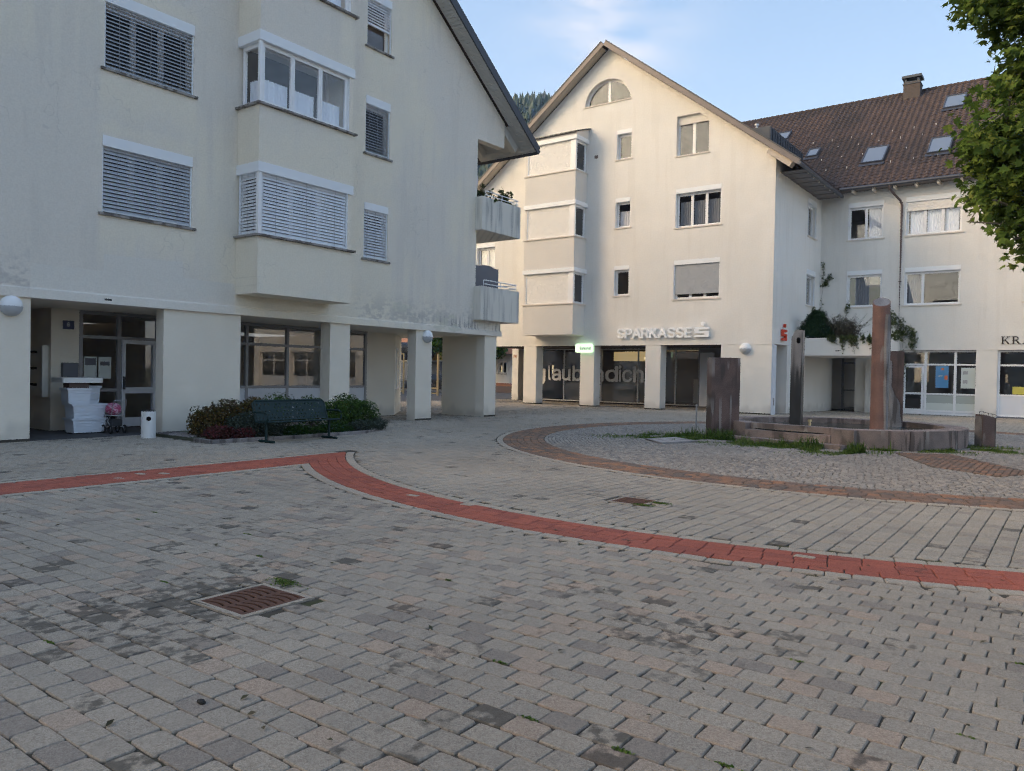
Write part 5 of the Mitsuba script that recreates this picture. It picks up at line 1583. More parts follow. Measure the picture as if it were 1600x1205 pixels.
def shrub(name, label, clumps, n, size, bsdf, seed, cat='shrub', twigs=14, elong=1.7, lump=.3, tone=None):
    t = thing(name, label, cat)
    P, D = [], []
    tot = sum(np.prod(r) ** .67 for _, r in clumps)
    for i, (c, r) in enumerate(clumps):
        p, d = blob_points(c, r, int(n * np.prod(r) ** .67 / tot), seed + i, .45, lump)
        P.append(p)
        D.append(d)
    P, D = np.vstack(P), np.vstack(D)
    ok = P[:, 2] > .03
    m, uv = leaf_cloud(P[ok], size, D[ok], .9, elong, seed, tone)
    put('foliage', m, bsdf, t, uv=uv)
    g = np.random.default_rng(seed)
    mb = MB()
    for _ in range(twigs):
        c, r = clumps[g.integers(len(clumps))]
        c, r = np.array(c), np.array(r)
        b = np.array([c[0] + g.normal(0, r[0] * .2), c[1] + g.normal(0, r[1] * .3), max(c[2] - r[2], .02)])
        e = c + g.normal(0, .5, 3) * r
        e[2] = c[2] + abs(g.normal(.3, .4)) * r[2]
        mb.tube([b, (b + e) / 2 + g.normal(0, .03, 3), e], [.009, .006, .003], 5)
    put('twigs', mb, 'twig', t)
    return t


shrub('shrub', 'russet and green leafed shrub at the left end of the bed', [((-15.95, 9.95, .36), (.45, .45, .40)), ((-16.1, 10.6, .45), (.5, .5, .46)), ((-16.0, 11.2, .5), (.5, .45, .45))], 7000, .042, 'leaf_russet', 3)
shrub('shrub', 'low grey green shrub left of the bench', [((-15.25, 10.45, .30), (.35, .45, .32)), ((-15.2, 11.1, .28), (.35, .45, .30))], 4200, .034, 'leaf_grey', 13)
shrub('shrub', 'low dark red leafed plant at the left front of the bed', [((-15.15, 9.75, .17), (.3, .36, .19)), ((-15.0, 10.25, .15), (.25, .3, .16))], 2600, .036, 'leaf_red', 23, cat='plant')
shrub('shrub', 'dense round green shrub right of the bench', [((-15.9, 14.05, .5), (.55, .6, .48)), ((-15.75, 14.5, .42), (.5, .45, .42)), ((-15.7, 13.5, .42), (.4, .4, .40))], 8000, .038, 'leaf_green', 33)
shrub('shrub', 'low shrub with small pink blossoms at the right end of the bed', [((-15.35, 14.6, .18), (.35, .4, .2)), ((-15.1, 13.9, .16), (.3, .4, .18))], 2600, .032, 'leaf_grey', 43, cat='plant')
shrub('shrub', 'loose open shrub standing behind the bench', [((-16.2, 12.1, .60), (.35, .6, .45)), ((-16.1, 13.0, .55), (.35, .5, .42))], 2300, .045, 'leaf_green', 53, twigs=40)
shrub('shrub', 'dark low ground cover under the bench', [((-15.15, 11.8, .12), (.4, .6, .16)), ((-15.1, 12.9, .12), (.4, .6, .16))], 3200, .034, 'leaf_green', 63, cat='ground cover', tone=.12)

# ------------------------------------------------------------------ ash bin, tubs, doll's pram
k = one('ash_bin', trimesh.creation.cylinder(.155, .60, sections=40).apply_translation([-16.92, 9.12, .30]), 'bin_white', 'white round ash bin with a black opening beside the left pier', 'bin', smooth=40)
put('lid', trimesh.creation.cylinder(.150, .015, sections=40).apply_translation([-16.92, 9.12, .606]), 'black_iron', k)
put('opening', trimesh.creation.cylinder(.05, .02, sections=24).apply_transform(trimesh.transformations.rotation_matrix(math.pi / 2, [0, 1, 0])).apply_transform(trimesh.transformations.rotation_matrix(math.radians(-28), [0, 0, 1])).apply_translation([-16.92 + .152 * math.cos(math.radians(-28)), 9.12 + .152 * math.sin(math.radians(-28)), .44]), 'drain_dark', k)


def tub(label, x, y, z, w, d, h, rot=0.0, taper=.90, group=None):
    k = thing('plastic_tub', label, 'tub', group)
    v = []
    for zz, s, i in ((0, taper, 0), (h - .05, .975, 0), (h - .045, 1.075, 0), (h, 1.085, 0), (h, .98, 0), (.03, taper - .03, 0)):
        v += [[-w / 2 * s, -d / 2 * s, zz], [w / 2 * s, -d / 2 * s, zz], [w / 2 * s, d / 2 * s, zz], [-w / 2 * s, d / 2 * s, zz]]
    f = [[0, 3, 2, 1]]
    for r in range(5):
        for j in range(4):
            f.append([r * 4 + j, r * 4 + (j + 1) % 4, (r + 1) * 4 + (j + 1) % 4, (r + 1) * 4 + j])
    f.append([20, 21, 22, 23])
    q = np.array(v)
    c, s = math.cos(rot), math.sin(rot)
    q = np.stack([x + q[:, 0] * c - q[:, 1] * s, y + q[:, 0] * s + q[:, 1] * c, z + q[:, 2]], 1)
    put('body', (q, f), 'plastic_white', k)
    rb = MB()
    for i in range(1, 4):
        zz = h * i / 4.4
        ss = (taper + (.985 - taper) * zz / h) + .006
        p = np.array([[-w / 2 * ss, -d / 2 * ss], [w / 2 * ss, -d / 2 * ss], [w / 2 * ss, d / 2 * ss], [-w / 2 * ss, d / 2 * ss], [-w / 2 * ss, -d / 2 * ss]])
        rb.tube([[x + a * c - b * s, y + a * s + b * c, z + zz] for a, b in p], .009, 4)
    put('rib', rb, 'plastic_white', k)


tub('large white plastic tub standing on the floor, lowest of the stack', -18.98, 8.68, .03, .46, .76, .34)
tub('white plastic tub in the middle of the stack', -18.98, 8.68, .372, .46, .76, .34)
tub('smaller white plastic tub on top of the stack', -19.0, 8.47, .715, .40, .52, .36)
tub('white tapered tub behind the stack of tubs', -19.45, 8.85, .5, .45, .6, .62, 0, .86)
k = thing('shelf_board', 'white padded board lying across the tubs', 'board')
b = sbox(-19.35, 8.12, -18.8, 8.95).buffer(.04)
put('board', slab_xy(b, 1.20, 1.32), 'bin_white', k)
put('support', MB().box(-19.25, -18.95, 8.3, 8.75, 1.08, 1.199), 'brown_pipe', k)
for i, (x, y) in enumerate(((-19.15, 8.4), (-18.82, 8.98), (-18.82, 8.42), (-19.15, 8.98))):
    put('castor', trimesh.creation.cylinder(.025, .02, sections=14).apply_transform(trimesh.transformations.rotation_matrix(math.pi / 2, [1, 0, 0])).apply_translation([x, y, .026]), 'black_rubber', 'plastic_tub')
k = thing('dolls_pram', 'small pram with pink patterned cover beside the white tubs', 'pram')
pts, dd = blob_points((-18.55, 9.13, .58), (.16, .16, .14), 10, 3)
s = trimesh.creation.icosphere(3, 1.0)
v = np.array(s.vertices) * [.20, .17, .15]
v *= (1 + .25 * (meshkit.fbm(np.array(s.vertices) * 2.2, 3, 6) - .5))[:, None]
put('cover', trimesh.Trimesh(v + [-18.55, 9.13, .58], s.faces, process=False), 'pink_cloth', k, smooth=True)
mb = MB().tube([[-18.75, 9.0, .44], [-18.35, 9.0, .44], [-18.35, 9.3, .44], [-18.75, 9.3, .44]], .01, 6)
for y in (9.0, 9.3):
    mb.tube([[-18.72, y, .12], [-18.38, y, .46], [-18.25, y, .80]], .009, 6).tube([[-18.38, y, .12], [-18.70, y, .46]], .009, 6)
mb.tube([[-18.25, 9.0, .80], [-18.25, 9.3, .80]], .012, 6)
put('frame', mb, 'steel', k, smooth=40)
for x in (-18.72, -18.38):
    for y in (8.98, 9.32):
        put('wheel', trimesh.creation.torus(.085, .018, 20, 8).apply_transform(trimesh.transformations.rotation_matrix(math.pi / 2, [1, 0, 0])).apply_translation([x, y, .105]), 'black_rubber', k, smooth=True)
put('basket', MB().box(-18.7, -18.4, 9.03, 9.27, .18, .34), 'black_iron', k)

# ------------------------------------------------------------------ on the balconies
k = thing('covered_grill', 'grill under a dark grey cover on the lower balcony', 'grill')
m = trimesh.creation.box((.9, 1.35, 1.25))
for _ in range(4):
    m = m.subdivide()
v = np.array(m.vertices)
v[:, 1] *= 1 - .22 * np.clip((v[:, 2] + .62) / 1.25, 0, 1) * 0 - .10 * np.clip(-v[:, 2], 0, 1)
v[:, 2] -= np.where(v[:, 2] > .55, .55 * np.abs(v[:, 1]) ** 2, 0)
v *= (1 + .07 * (meshkit.fbm(v * 3, 3, 3) - .5))[:, None]
put('cover', trimesh.Trimesh(v + [-18.15, 22.35, 4.98], m.faces, process=False), 'box_grey', k, smooth=45)
put('leg', MB().box(-18.5, -18.45, 21.9, 21.95, 3.74, 4.4).box(-17.85, -17.8, 22.8, 22.85, 3.74, 4.4), 'black_iron', k)


def balcony_plant(label, x, y, z, seed, h, n, spread):
    t = thing('potted_plant', label, 'plant')
    put('pot', trimesh.creation.cylinder(.13, .75, sections=20).apply_translation([x, y, z + .375]), 'box_grey', t, smooth=40)
    g = np.random.default_rng(seed)
    P, mb = [], MB()
    for _ in range(14):
        e = np.array([x, y, z + .75]) + [g.normal(0, spread * .6), g.normal(0, spread), abs(g.normal(h, h * .25))]
        p0 = np.array([x, y, z + .7])
        ln = [p0 + (e - p0) * s + np.array([0, 0, .18 * math.sin(s * math.pi)]) for s in np.linspace(0, 1, 7)]
        mb.tube(ln, .005, 5)
        for q in ln[2:]:
            P += [q + g.normal(0, .045, 3) for _ in range(n)]
    m, uv = leaf_cloud(np.array(P), .075, None, elong=2.2, seed=seed)
    put('foliage', m, 'leaf_ivy', t, uv=uv)
    put('stem', mb, 'twig', t)


balcony_plant('bushy potted plant at the far end of the upper balcony', -17.75, 23.35, 6.97, 4, .60, 6, .22)
balcony_plant('loose potted plant with long shoots on the upper balcony', -17.85, 22.1, 6.97, 8, .55, 5, .42)
k = one('folded_parasol', MB().tube([[-18.0, 21.9, 6.97], [-18.0, 21.9, 7.9], [-18.0, 21.9, 8.7], [-18.0, 21.9, 9.15]], [.03, .05, .13, .05], 10), 'slat_alu', 'grey blue folded parasol against the wall of the upper balcony', 'parasol', smooth=40)

# ------------------------------------------------------------------ plants of the corner planter


def bush(name, label, cat, clumps, n, size, bsdf, seed, elong=1.8, shell=.5, lump=.35, tone=None):
    t = thing(name, label, cat)
    P, D = zip(*[blob_points(c, r, n // len(clumps), seed + i, shell, lump) for i, (c, r) in enumerate(clumps)])
    P, D = np.vstack(P), np.vstack(D)
    m, uv = leaf_cloud(P, size, D, .8, elong, seed, tone)
    put('foliage', m, bsdf, t, uv=uv)
    return t


t = bush('conifer_bush', 'dense dark green conifer bush at the left end of the planter', 'bush', [((-10.15, 37.75, 3.95), (.72, .40, .62)), ((-9.98, 37.75, 4.35), (.52, .36, .55)), ((-9.55, 37.75, 3.85), (.42, .38, .48))], 9000, .055, 'leaf_conifer', 5, 2.4)
put('trunk', MB().tube([[-10.1, 37.75, 3.3], [-10.05, 37.75, 4.6]], [.04, .01], 6), 'twig', t)
t = bush('wiry_shrub', 'wiry brownish shrub in the middle of the planter', 'bush', [((-9.0, 37.75, 4.0), (.65, .35, .70)), ((-8.5, 37.75, 3.85), (.5, .35, .55))], 2300, .05, 'leaf_dry', 15, 2.0, .3)
mb = MB()
g = np.random.default_rng(6)
for _ in range(130):
    b = np.array([-8.85 + g.normal(0, .18), 37.75, 3.42])
    e = b + [g.normal(0, .62), g.normal(0, .2), g.uniform(.35, 1.35)]
    mb.tube([b, (b + e) / 2 + g.normal(0, .06, 3), e], [.012, .008, .004], 4)
put('twigs', mb, 'twig', t)


def climber(label, paths, n, size, seed, name='ivy', bsdf='leaf_ivy', r=.05, cat='ivy'):
    t = thing(name, label, cat)
    g = np.random.default_rng(seed)
    P, mb = [], MB()
    for pth in paths:
        p = np.array(pth, float)
        k_ = np.linspace(0, len(p) - 1, 24)
        q = np.stack([np.interp(k_, np.arange(len(p)), p[:, j]) for j in range(3)], 1) + g.normal(0, .015, (24, 3))
        mb.tube(q, .008, 4)
        dens = 1 + .9 * np.sin(np.linspace(0, 9, 24) + seed)
        for a, w_ in zip(q, dens):
            P += [a + g.normal(0, r, 3) for _ in range(int(n * w_))]
    m, uv = leaf_cloud(np.array(P), size, None, elong=1.25, seed=seed)
    put('foliage', m, bsdf, t, uv=uv)
    put('stem', mb, 'twig', t)


g = np.random.default_rng(12)
paths = []
for i in range(15):
    x = -9.3 + 2.2 * g.random()
    L = abs(g.normal(.25, .35))
    paths.append([[x - .1, 37.5, 3.55], [x, 37.26, 3.58], [x + g.normal(0, .08), 37.24, 3.55 - L * .5], [x + g.normal(0, .12), 37.23, 3.5 - L]])
climber('ivy hanging over the front of the corner planter', paths, 5, .075, 3)
climber('thin vine climbing the inner corner of the walls', [[[-10.75, 38.1, 3.5], [-10.85, 41.65, 4.6], [-10.80, 41.7, 6.2], [-10.78, 41.7, 7.6]], [[-10.8, 41.7, 6.4], [-10.6, 41.72, 6.7], [-10.45, 41.72, 6.95]], [[-10.82, 40.2, 3.6], [-10.85, 40.6, 4.6], [-10.85, 40.3, 5.15]]], 6, .075, 5, name='vine', cat='vine', r=.06)
climber('leafy creeper round the downpipe at the right end of the planter', [[[-7.2, 37.6, 3.5], [-7.3, 38.2, 4.0], [-7.2, 40.5, 4.4]], [[-7.05, 41.6, 4.6], [-6.95, 41.6, 3.6], [-6.95, 41.65, 2.6], [-7.0, 41.7, 1.2]], [[-7.2, 41.5, 4.0], [-6.6, 41.6, 3.9], [-6.5, 41.6, 3.2]], [[-7.1, 37.4, 3.6], [-7.05, 37.3, 3.2], [-7.0, 37.25, 2.6]], [[-7.4, 41.5, 4.8], [-7.2, 41.55, 4.3], [-6.7, 41.6, 4.2], [-6.4, 41.6, 3.7]], [[-7.3, 38.0, 3.6], [-7.1, 39.5, 3.8], [-7.0, 41.2, 3.7]]], 9, .085, 7, r=.09)
climber('shoot trailing along the wall above the planter', [[[-8.3, 38.0, 4.0], [-8.1, 41.6, 4.8], [-7.6, 41.65, 5.05], [-7.3, 41.65, 4.9]], [[-9.6, 41.6, 4.6], [-9.55, 41.6, 5.2], [-9.5, 41.6, 5.7]]], 4, .075, 9, name='vine', cat='vine')

# ------------------------------------------------------------------ the plane tree at the right
t = thing('plane_tree', 'leafy plane tree reaching in from the right edge', 'tree')
g = np.random.default_rng(17)
trunk = np.array([[2.6, 14.2, 0], [2.55, 14.2, 1.5], [2.5, 14.15, 3.0], [2.35, 14.1, 4.6], [2.2, 14.0, 6.5], [2.1, 14.0, 9.5]])
put('trunk', MB().tube(trunk, [.24, .20, .18, .15, .12, .05], 12), 'bark', t, smooth=50)
mb, centres = MB(), []


def branch(p, e, r0, depth):
    mid = (p + e) / 2 + g.normal(0, .12, 3) + [0, 0, .15]
    mb.tube([p, mid, e], [r0, r0 * .7, r0 * .35], 6)
    if depth:
        for _ in range(4):
            q = p + (e - p) * g.uniform(.45, 1.0)
            d = (e - p) / np.linalg.norm(e - p) + g.normal(0, .65, 3)
            q2 = q + d / np.linalg.norm(d) * g.uniform(.5, 1.05)
            if q2[0] > -1.45 and q2[2] > 3.4:
                branch(q, q2, r0 * .4, depth - 1)
    centres.append(e)


# limbs (tips), chosen along the crown's left outline as it stands, and all round
tips = [(-.86, 12.5, 3.6), (-.76, 12.5, 3.8), (-1.08, 12.5, 4.1), (-.95, 12.6, 4.35), (-.8, 12.4, 4.6), (-.72, 12.5, 3.42), (-1.25, 12.7, 4.75), (-1.2, 12.7, 5.1), (-.7, 12.6, 4.1), (-1.35, 12.9, 7.2), (-1.15, 13.0, 6.7), (-.85, 12.8, 8.4), (-.95, 13.2, 6.0), (-.95, 12.9, 5.2), (-1.05, 12.9, 4.7), (-.55, 12.9, 4.35), (-.25, 12.9, 5.6), (.1, 12.8, 4.5), (-.2, 12.8, 7.8), (.2, 12.6, 6.6), (.3, 12.5, 5.3),
        (-.5, 13.2, 9.4), (.5, 12.8, 9.6), (1.0, 12.4, 8.0), (.8, 12.6, 10.5), (-.4, 13.1, 5.9), (-.1, 13.0, 6.4), (.0, 12.9, 5.0), (-.6, 13.0, 7.5), (.9, 12.3, 6.0), (1.2, 12.4, 4.8), (.45, 12.7, 3.95)]
for _ in range(15):
    tips.append((g.uniform(-1.35, .3), g.uniform(12.2, 13.6), g.uniform(4.3, 9.0)))
for _ in range(16):
    tips.append((g.uniform(-.55, .8), g.uniform(12.2, 13.4), g.uniform(4.0, 5.6)))
for _ in range(26):
    a = g.uniform(-.9, 3.6)
    tips.append((2.6 + 2.9 * math.cos(a), 14.2 + 2.9 * math.sin(a), g.uniform(4.3, 10.5)))
for e in tips:
    e = np.array(e, float)
    s = np.interp(e[2] - 1.0, [3, 9.5], [0.5, .95])
    z = np.clip(e[2] - 1.2, 3.0, 9.0)
    p = np.array([np.interp(z, trunk[:, 2], trunk[:, 0]), np.interp(z, trunk[:, 2], trunk[:, 1]), z])
    branch(p, p + (e - p) * .97, .05, 1)
put('limbs', mb, 'bark', t, smooth=50)
P = []
for c in centres:
    r = g.uniform(.26, .48)
    n = int(g.integers(75, 120))
    d = g.normal(size=(n, 3))
    P.append(c + d / np.linalg.norm(d, axis=1, keepdims=True) * (g.random((n, 1)) ** .5) * r * [1.1, 1.1, .75])
P = np.vstack(P)
# the crown's ragged left side: how far it reaches out at each height
reach = np.interp(P[:, 2], [3.3, 3.8, 4.1, 4.4, 4.7, 5.2, 5.6, 6.0, 6.3, 6.6, 7.0, 7.5, 8.0, 11], [-.75, -.95, -1.10, -1.48, -1.42, -1.40, -1.16, -1.10, -1.16, -1.44, -1.54, -1.46, -1.36, -1.2])
P = P[P[:, 0] / P[:, 1] * 12.9 > reach - .10 + g.normal(0, .10, len(P))]
nr = np.tile([0, 0, 1.0], (len(P), 1)) + np.array([-.3, -.3, 0])
m, uv = leaf_cloud(P, .155, nr, .75, 1, 3, tone=.42, shape='plane')
nv = 13
big = np.argsort(np.linalg.norm(P - [-2.0, 11.5, 5.5], axis=1))
V, Fm = np.array(m.vertices).reshape(-1, nv, 3), np.array(m.faces[:12])
UV = uv.reshape(-1, nv, 2)
for i in big[:300]:
    put('leaf', trimesh.Trimesh(V[i], Fm, process=False), 'leaf_plane', t, uv=UV[i])
rest = big[300:]
put('crown', trimesh.Trimesh(V[rest].reshape(-1, 3), (Fm[None] + (np.arange(len(rest)) * nv)[:, None, None]).reshape(-1, 3), process=False), 'leaf_plane', t, uv=UV[rest].reshape(-1, 2), stuff=True)
for q in ((-.17, 12.6, 3.72), (-.06, 12.6, 3.70)):
    put('seed_ball', trimesh.creation.icosphere(2, .026).apply_translation(q), 'twig', t, smooth=True)
    put('seed_stalk', MB().tube([q, np.array(q) + [.02, .02, .3]], .003, 4), 'twig', t)

# ------------------------------------------------------------------ the street behind
Y = thing('yellow_house', 'ochre house with white trimmed dark garage doors seen through the arcade', 'house')
FY = Frame([0, 56, 0], [1, 0, 0], [0, -1, 0])
put('wall', wall_mesh(FY, sbox(-60, 0, -48.05, 3.95).difference(unary_union([sbox(-56.2, 0, -54.2, 2.8), sbox(-51.6, 0, -49.45, 2.8)])), .3), 'yellow_wall', Y)
for x0, x1 in ((-56.2, -54.2), (-51.6, -49.45)):
    k = put('door', MB().box(x0 + .12, x1 - .12, 56.1, 56.15, .05, 2.68), 'blue_door', Y)
    put('door_trim', MB().box(x0, x0 + .12, 55.97, 56.2, 0, 2.8).box(x1 - .12, x1, 55.97, 56.2, 0, 2.8).box(x0 + .12, x1 - .12, 55.97, 56.2, 2.68, 2.8).box(x1, x1 + .28, 55.98, 55.999, 0, 2.8), 'white_wall', k)
put('wall', MB().box(-48.35, -48.05, 56.3, 64, 0, 3.95).box(-60, -48.36, 63.7, 64, 0, 3.95).box(-60, -59.7, 56.3, 63.7, 0, 3.95), 'yellow_wall', Y)
put('roof', MB().add([[-60.6, 55.4, 3.95], [-47.6, 55.4, 3.95], [-47.6, 64.6, 3.95], [-60.6, 64.6, 3.95], [-58, 60, 6.2], [-50, 60, 6.2]], [[0, 1, 5], [0, 5, 4], [1, 2, 5], [2, 3, 4], [2, 4, 5], [3, 0, 4], [0, 2, 1], [0, 3, 2]]), 'red_roof', Y)
put('porch_roof', MB().tube([[-54, 54.6, 3.62], [-50.2, 54.6, 3.62]], .9, 12), 'dark_metal', Y, smooth=40)
Wh = thing('white_house', 'white house with a two light window behind the gap between the buildings', 'house')
put('wall', wall_mesh(FY, sbox(-47.3, 0, -38, 3.4).difference(sbox(-42.87, 1.62, -41.9, 2.72)), .3), 'white_wall', Wh)
window(Wh, FY, -42.87, -41.9, 1.62, 2.72, n=2, box_h=0, inset=.1, rails=False, sill='sill_stone')
put('plinth', MB().box(-47.3, -38, 55.96, 55.999, 0, .75), 'red_roof', Wh)
put('wall', MB().box(-47.3, -47.0, 56.3, 64, 0, 3.4).box(-38.3, -38, 56.3, 64, 0, 3.4).box(-47, -38.3, 63.7, 64, 0, 3.4), 'white_wall', Wh)
put('roof', MB().add([[-47.8, 55.5, 3.4], [-37.5, 55.5, 3.4], [-37.5, 64.5, 3.4], [-47.8, 64.5, 3.4], [-46, 60, 6.4], [-39, 60, 6.4]], [[0, 1, 5], [0, 5, 4], [1, 2, 5], [2, 3, 4], [2, 4, 5], [3, 0, 4], [0, 2, 1], [0, 3, 2]]), 'red_roof', Wh)
one('garden_wall', MB().box(-40.5, -34, 52, 52.3, 0, .55), 'brown_pipe', 'low brown garden wall in front of the white house', 'wall')


def street_tree(label, x, y, seed, h=6.5, r=2.4):
    t = thing('street_tree', label, 'tree')
    put('trunk', MB().tube([[x, y, 0], [x + .05, y, h * .35], [x + .1, y, h * .8]], [.2, .15, .05], 8), 'bark', t, smooth=50)
    g = np.random.default_rng(seed)
    cl = [((x + g.normal(0, r * .45), y + g.normal(0, r * .45), h * .45 + g.random() * h * .5), (r * .5, r * .5, r * .42)) for _ in range(9)]
    P, D = zip(*[blob_points(c, rr, 420, seed + i, .4, .4) for i, (c, rr) in enumerate(cl)])
    m, uv = leaf_cloud(np.vstack(P), .22, np.vstack(D), .9, 1.4, seed)
    put('crown', m, 'leaf_green', t, uv=uv)


street_tree('dark street tree in front of the yellow house', -47.0, 53.8, 2, 7.0, 2.6)
street_tree('street tree before the white house behind the gap', -43.5, 54.0, 5, 6.6, 2.2)
street_tree('dark tree left of the yellow house', -54.0, 51.0, 9, 7.5, 3.0)


def car(label, x, y, rot, paint, seed):
    t = thing('parked_car', label, 'car')
    L, W, = 4.3, 1.76
    prof = np.array([(-2.15, .32), (-2.18, .62), (-2.1, .88), (-1.55, .98), (-1.2, 1.04), (-.62, 1.40), (.0, 1.46), (.75, 1.42), (1.35, 1.16), (1.75, 1.02), (2.1, .93), (2.16, .6), (2.12, .30)])
    arches = unary_union([Point(sx, .31).buffer(.36) for sx in (-1.33, 1.32)])
    lower = Polygon([p for p in prof if True]).difference(arches)
    M = trimesh.transformations.rotation_matrix(rot, [0, 0, 1])
    M[:3, 3] = [x, y, 0]

    def sh(poly, w, inset=0.0):
        m = extr(poly, w)
        v = np.array(m.vertices)
        zz = v[:, 1].copy()
        yy = (v[:, 2] - w / 2) * np.where(zz > 1.0, 1 - .22 * (zz - 1.0) / .45, 1 - .05 * np.clip((.6 - zz), 0, 1))
        return trimesh.Trimesh(np.stack([v[:, 0], yy, zz], 1) @ M[:3, :3].T + M[:3, 3], m.faces, process=False)
    put('body', sh(lower, W), paint, t)
    win = Polygon([(-1.0, 1.02), (-.55, 1.36), (.0, 1.41), (.7, 1.375), (1.25, 1.10), (1.2, 1.02)])
    put('side_windows', sh(win, W + .012), 'car_glass', t)
    for sx in (-1.33, 1.32):
        for sy in (-1, 1):
            c = trimesh.creation.cylinder(.31, .2, sections=28).apply_transform(trimesh.transformations.rotation_matrix(math.pi / 2, [1, 0, 0])).apply_translation([sx, sy * (W / 2 - .11), .31])
            k = put('wheel', c.apply_transform(M), 'black_rubber', t, smooth=40)
            rim = trimesh.creation.annulus(.13, .2, .215, sections=24).apply_transform(trimesh.transformations.rotation_matrix(math.pi / 2, [1, 0, 0])).apply_translation([sx, sy * (W / 2 - .11), .31])
            put('rim', rim.apply_transform(M), 'steel', k)
    for sy in (-1, 1):
        b = trimesh.creation.box((.12, .36, .13)).apply_translation([-2.12, sy * .6, .74])
        put('headlight', b.apply_transform(M), 'lamp_white', t)
    return t


car('black car parked on the street, seen between the arcade columns', -42.2, 46.4, math.radians(50) + math.pi, 'car_black', 1)
car('grey car parked behind the yellow rack at the left of the arcade', -47.6, 45.6, math.radians(58) + math.pi, 'car_silver', 2)
k = thing('bicycle_rack', 'pale wooden rack frame standing behind the arcade', 'rack')
fr = MB()
for x, y in ((-39.9, 40.0), (-39.2, 40.0)):
    fr.box(x - .045, x + .045, y - .045, y + .045, 0, 2.95)
fr.box(-39.95, -39.15, 39.95, 40.05, 2.86, 2.95).box(-39.95, -39.15, 39.97, 40.03, .15, .28)
put('frame', fr, 'wood_frame', k)
mb = MB()
for i in range(8):
    mb.tube([[-39.85, 40, .35 + i * .16], [-39.25, 40, .35 + i * .16]], .010, 5)
put('wire_grid', mb, 'steel', k)
k = thing('bicycle_stand', 'pale post with a low rail in front of the black car', 'rack')
put('post', MB().box(-36.0, -35.88, 40, 40.12, 0, 2.9).box(-37.2, -36.01, 40.02, 40.1, .45, .55).box(-37.2, -36.01, 40.02, 40.1, .1, .18), 'wood_frame', k)

# ------------------------------------------------------------------ the wooded hill
na, nr_ = 90, 40
az = np.linspace(-1.6, .9, na)
rr = np.linspace(120, 900, nr_)


def hill_h(a, r):
    H = .318 * np.interp(a, [-1.6, -1.1, -.75, -.55, -.42, -.3, 0, .9], [.8, .98, 1.0, .98, .72, .5, .35, .3])
    t = np.clip((r - 140) / 330, 0, 1)
    base = H * 470 * (t * t * (3 - 2 * t)) - .6
    nz = meshkit.fbm(np.stack([a * 9, r / 90, a * 0], -1), 4, 3) - .5
    return base + nz * 26 * t - np.clip(r - 470, 0, 999) * .12


A_, R_ = np.meshgrid(az, rr, indexing='ij')
P = np.stack([R_ * np.sin(A_), R_ * np.cos(A_), hill_h(A_, R_)], -1).reshape(-1, 3)
i, j = np.meshgrid(np.arange(na - 1), np.arange(nr_ - 1), indexing='ij')
b = (i * nr_ + j).ravel()
struct('hill', (P, np.stack([b, b + 1, b + nr_ + 1, b + nr_], 1)), 'ground_soil', smooth=True)
g = np.random.default_rng(19)
N = 5200
ta, tr = g.uniform(-.95, -.36, N), np.sqrt(g.uniform(230 ** 2, 500 ** 2, N))
base = np.stack([tr * np.sin(ta), tr * np.cos(ta), hill_h(ta, tr)], 1)
hh, ww_ = g.uniform(7, 15, N), g.uniform(1.9, 3.8, N)
V, Fc, U, at = [], [], [], 0
lay_ = [(0.12, 1.0), (.38, .72), (.66, .45)]
sd = 7
ang0 = np.arange(sd) * 2 * np.pi / sd
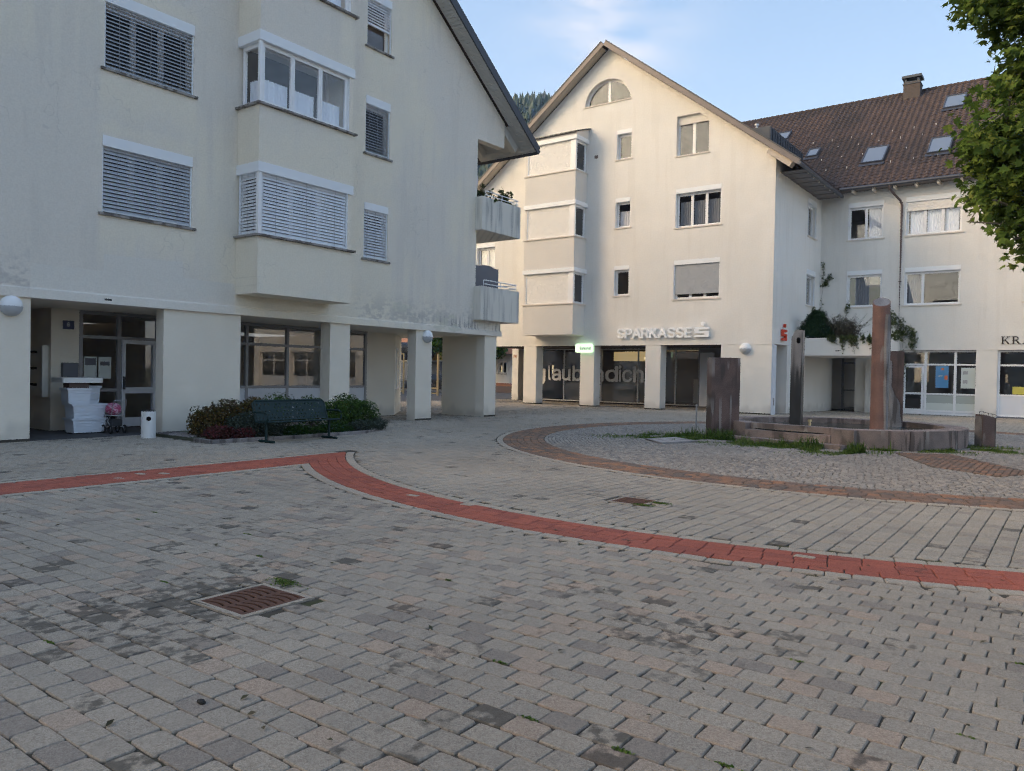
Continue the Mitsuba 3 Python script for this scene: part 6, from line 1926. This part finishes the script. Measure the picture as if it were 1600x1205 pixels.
for (zl, rl), zt in zip(lay_, (.55, .80, 1.0)):
    a_ = ang0[None] + g.uniform(0, 6.28, (N, 1))
    r_ = ww_[:, None] * rl * g.uniform(.6, 1.35, (N, sd))
    ring = base[:, None] + np.stack([np.cos(a_) * r_, np.sin(a_) * r_, hh[:, None] * (zl + g.uniform(-.06, .06, (N, sd)))], -1)
    tip = base + np.stack([g.normal(0, .15, N), g.normal(0, .15, N), hh * zt], 1)
    V.append(np.concatenate([ring, tip[:, None]], 1).reshape(-1, 3))
    f = np.array([[q, (q + 1) % sd, sd] for q in range(sd)])
    Fc.append((f[None] + (np.arange(N) * (sd + 1))[:, None, None]).reshape(-1, 3) + at)
    at += N * (sd + 1)
    U.append(np.repeat(np.clip(g.random(N), 0, .99), sd + 1))
U = np.concatenate(U)
k = struct('forest', trimesh.Trimesh(np.vstack(V), np.vstack(Fc), process=False), 'forest_needle', kind='stuff', uv=np.stack([U, U * 0], 1))
labels[k] = {'kind': 'stuff', 'label': 'dark conifer forest covering the hill behind the roofs', 'category': 'forest'}

# ------------------------------------------------------------------ the air over the valley
scene['valley_air'] = {'type': 'homogeneous', 'albedo': {'type': 'rgb', 'value': [.95, .95, .96]}, 'sigma_t': {'type': 'rgb', 'value': [.00012, .00017, .00028]}}
scene['haze'] = {'type': 'cube', 'to_world': T().translate([0, 0, 150]).scale([1020, 1020, 151.2]), 'bsdf': {'type': 'null'}, 'interior': {'type': 'ref', 'id': 'valley_air'}}
labels['haze'] = {'kind': 'stuff'}
scene['camera']['medium'] = {'type': 'ref', 'id': 'valley_air'}

# small things on the ground
g = np.random.default_rng(44)
m = trimesh.creation.icosphere(2, 1.0)
v = np.array(m.vertices) * [.026, .016, .012] * (1 + .5 * (meshkit.fbm(np.array(m.vertices) * 2.5, 3, 2)[:, None] - .5))
one('scrap', trimesh.Trimesh(v + [-3.33, 2.07, .008], m.faces, process=False), 'black_rubber', 'small black scrap lying on the pavers near the lower left', 'scrap')
one('thin_post', MB().tube([[-8.42, 20.0, -.01], [-8.42, 20.0, .82]], .022, 8).tube([[-8.42, 20.0, .82], [-8.42, 20.0, .86]], .032, 8), 'grey_frame', 'thin grey post standing left of the wide granite slab', 'post', smooth=40)
sp = np.stack([g.uniform(-10, 2, 160), g.uniform(1.3, 9, 160), np.full(160, .012)], 1)
m, uv = leaf_cloud(sp, .026, np.tile([0, 0, 1.0], (160, 1)), .25, 1.7, 9)
k = struct('litter', m, 'leaf_dry', kind='stuff', uv=uv)
labels[k] = {'kind': 'stuff', 'label': 'tiny dry leaves scattered over the paving', 'category': 'leaves'}
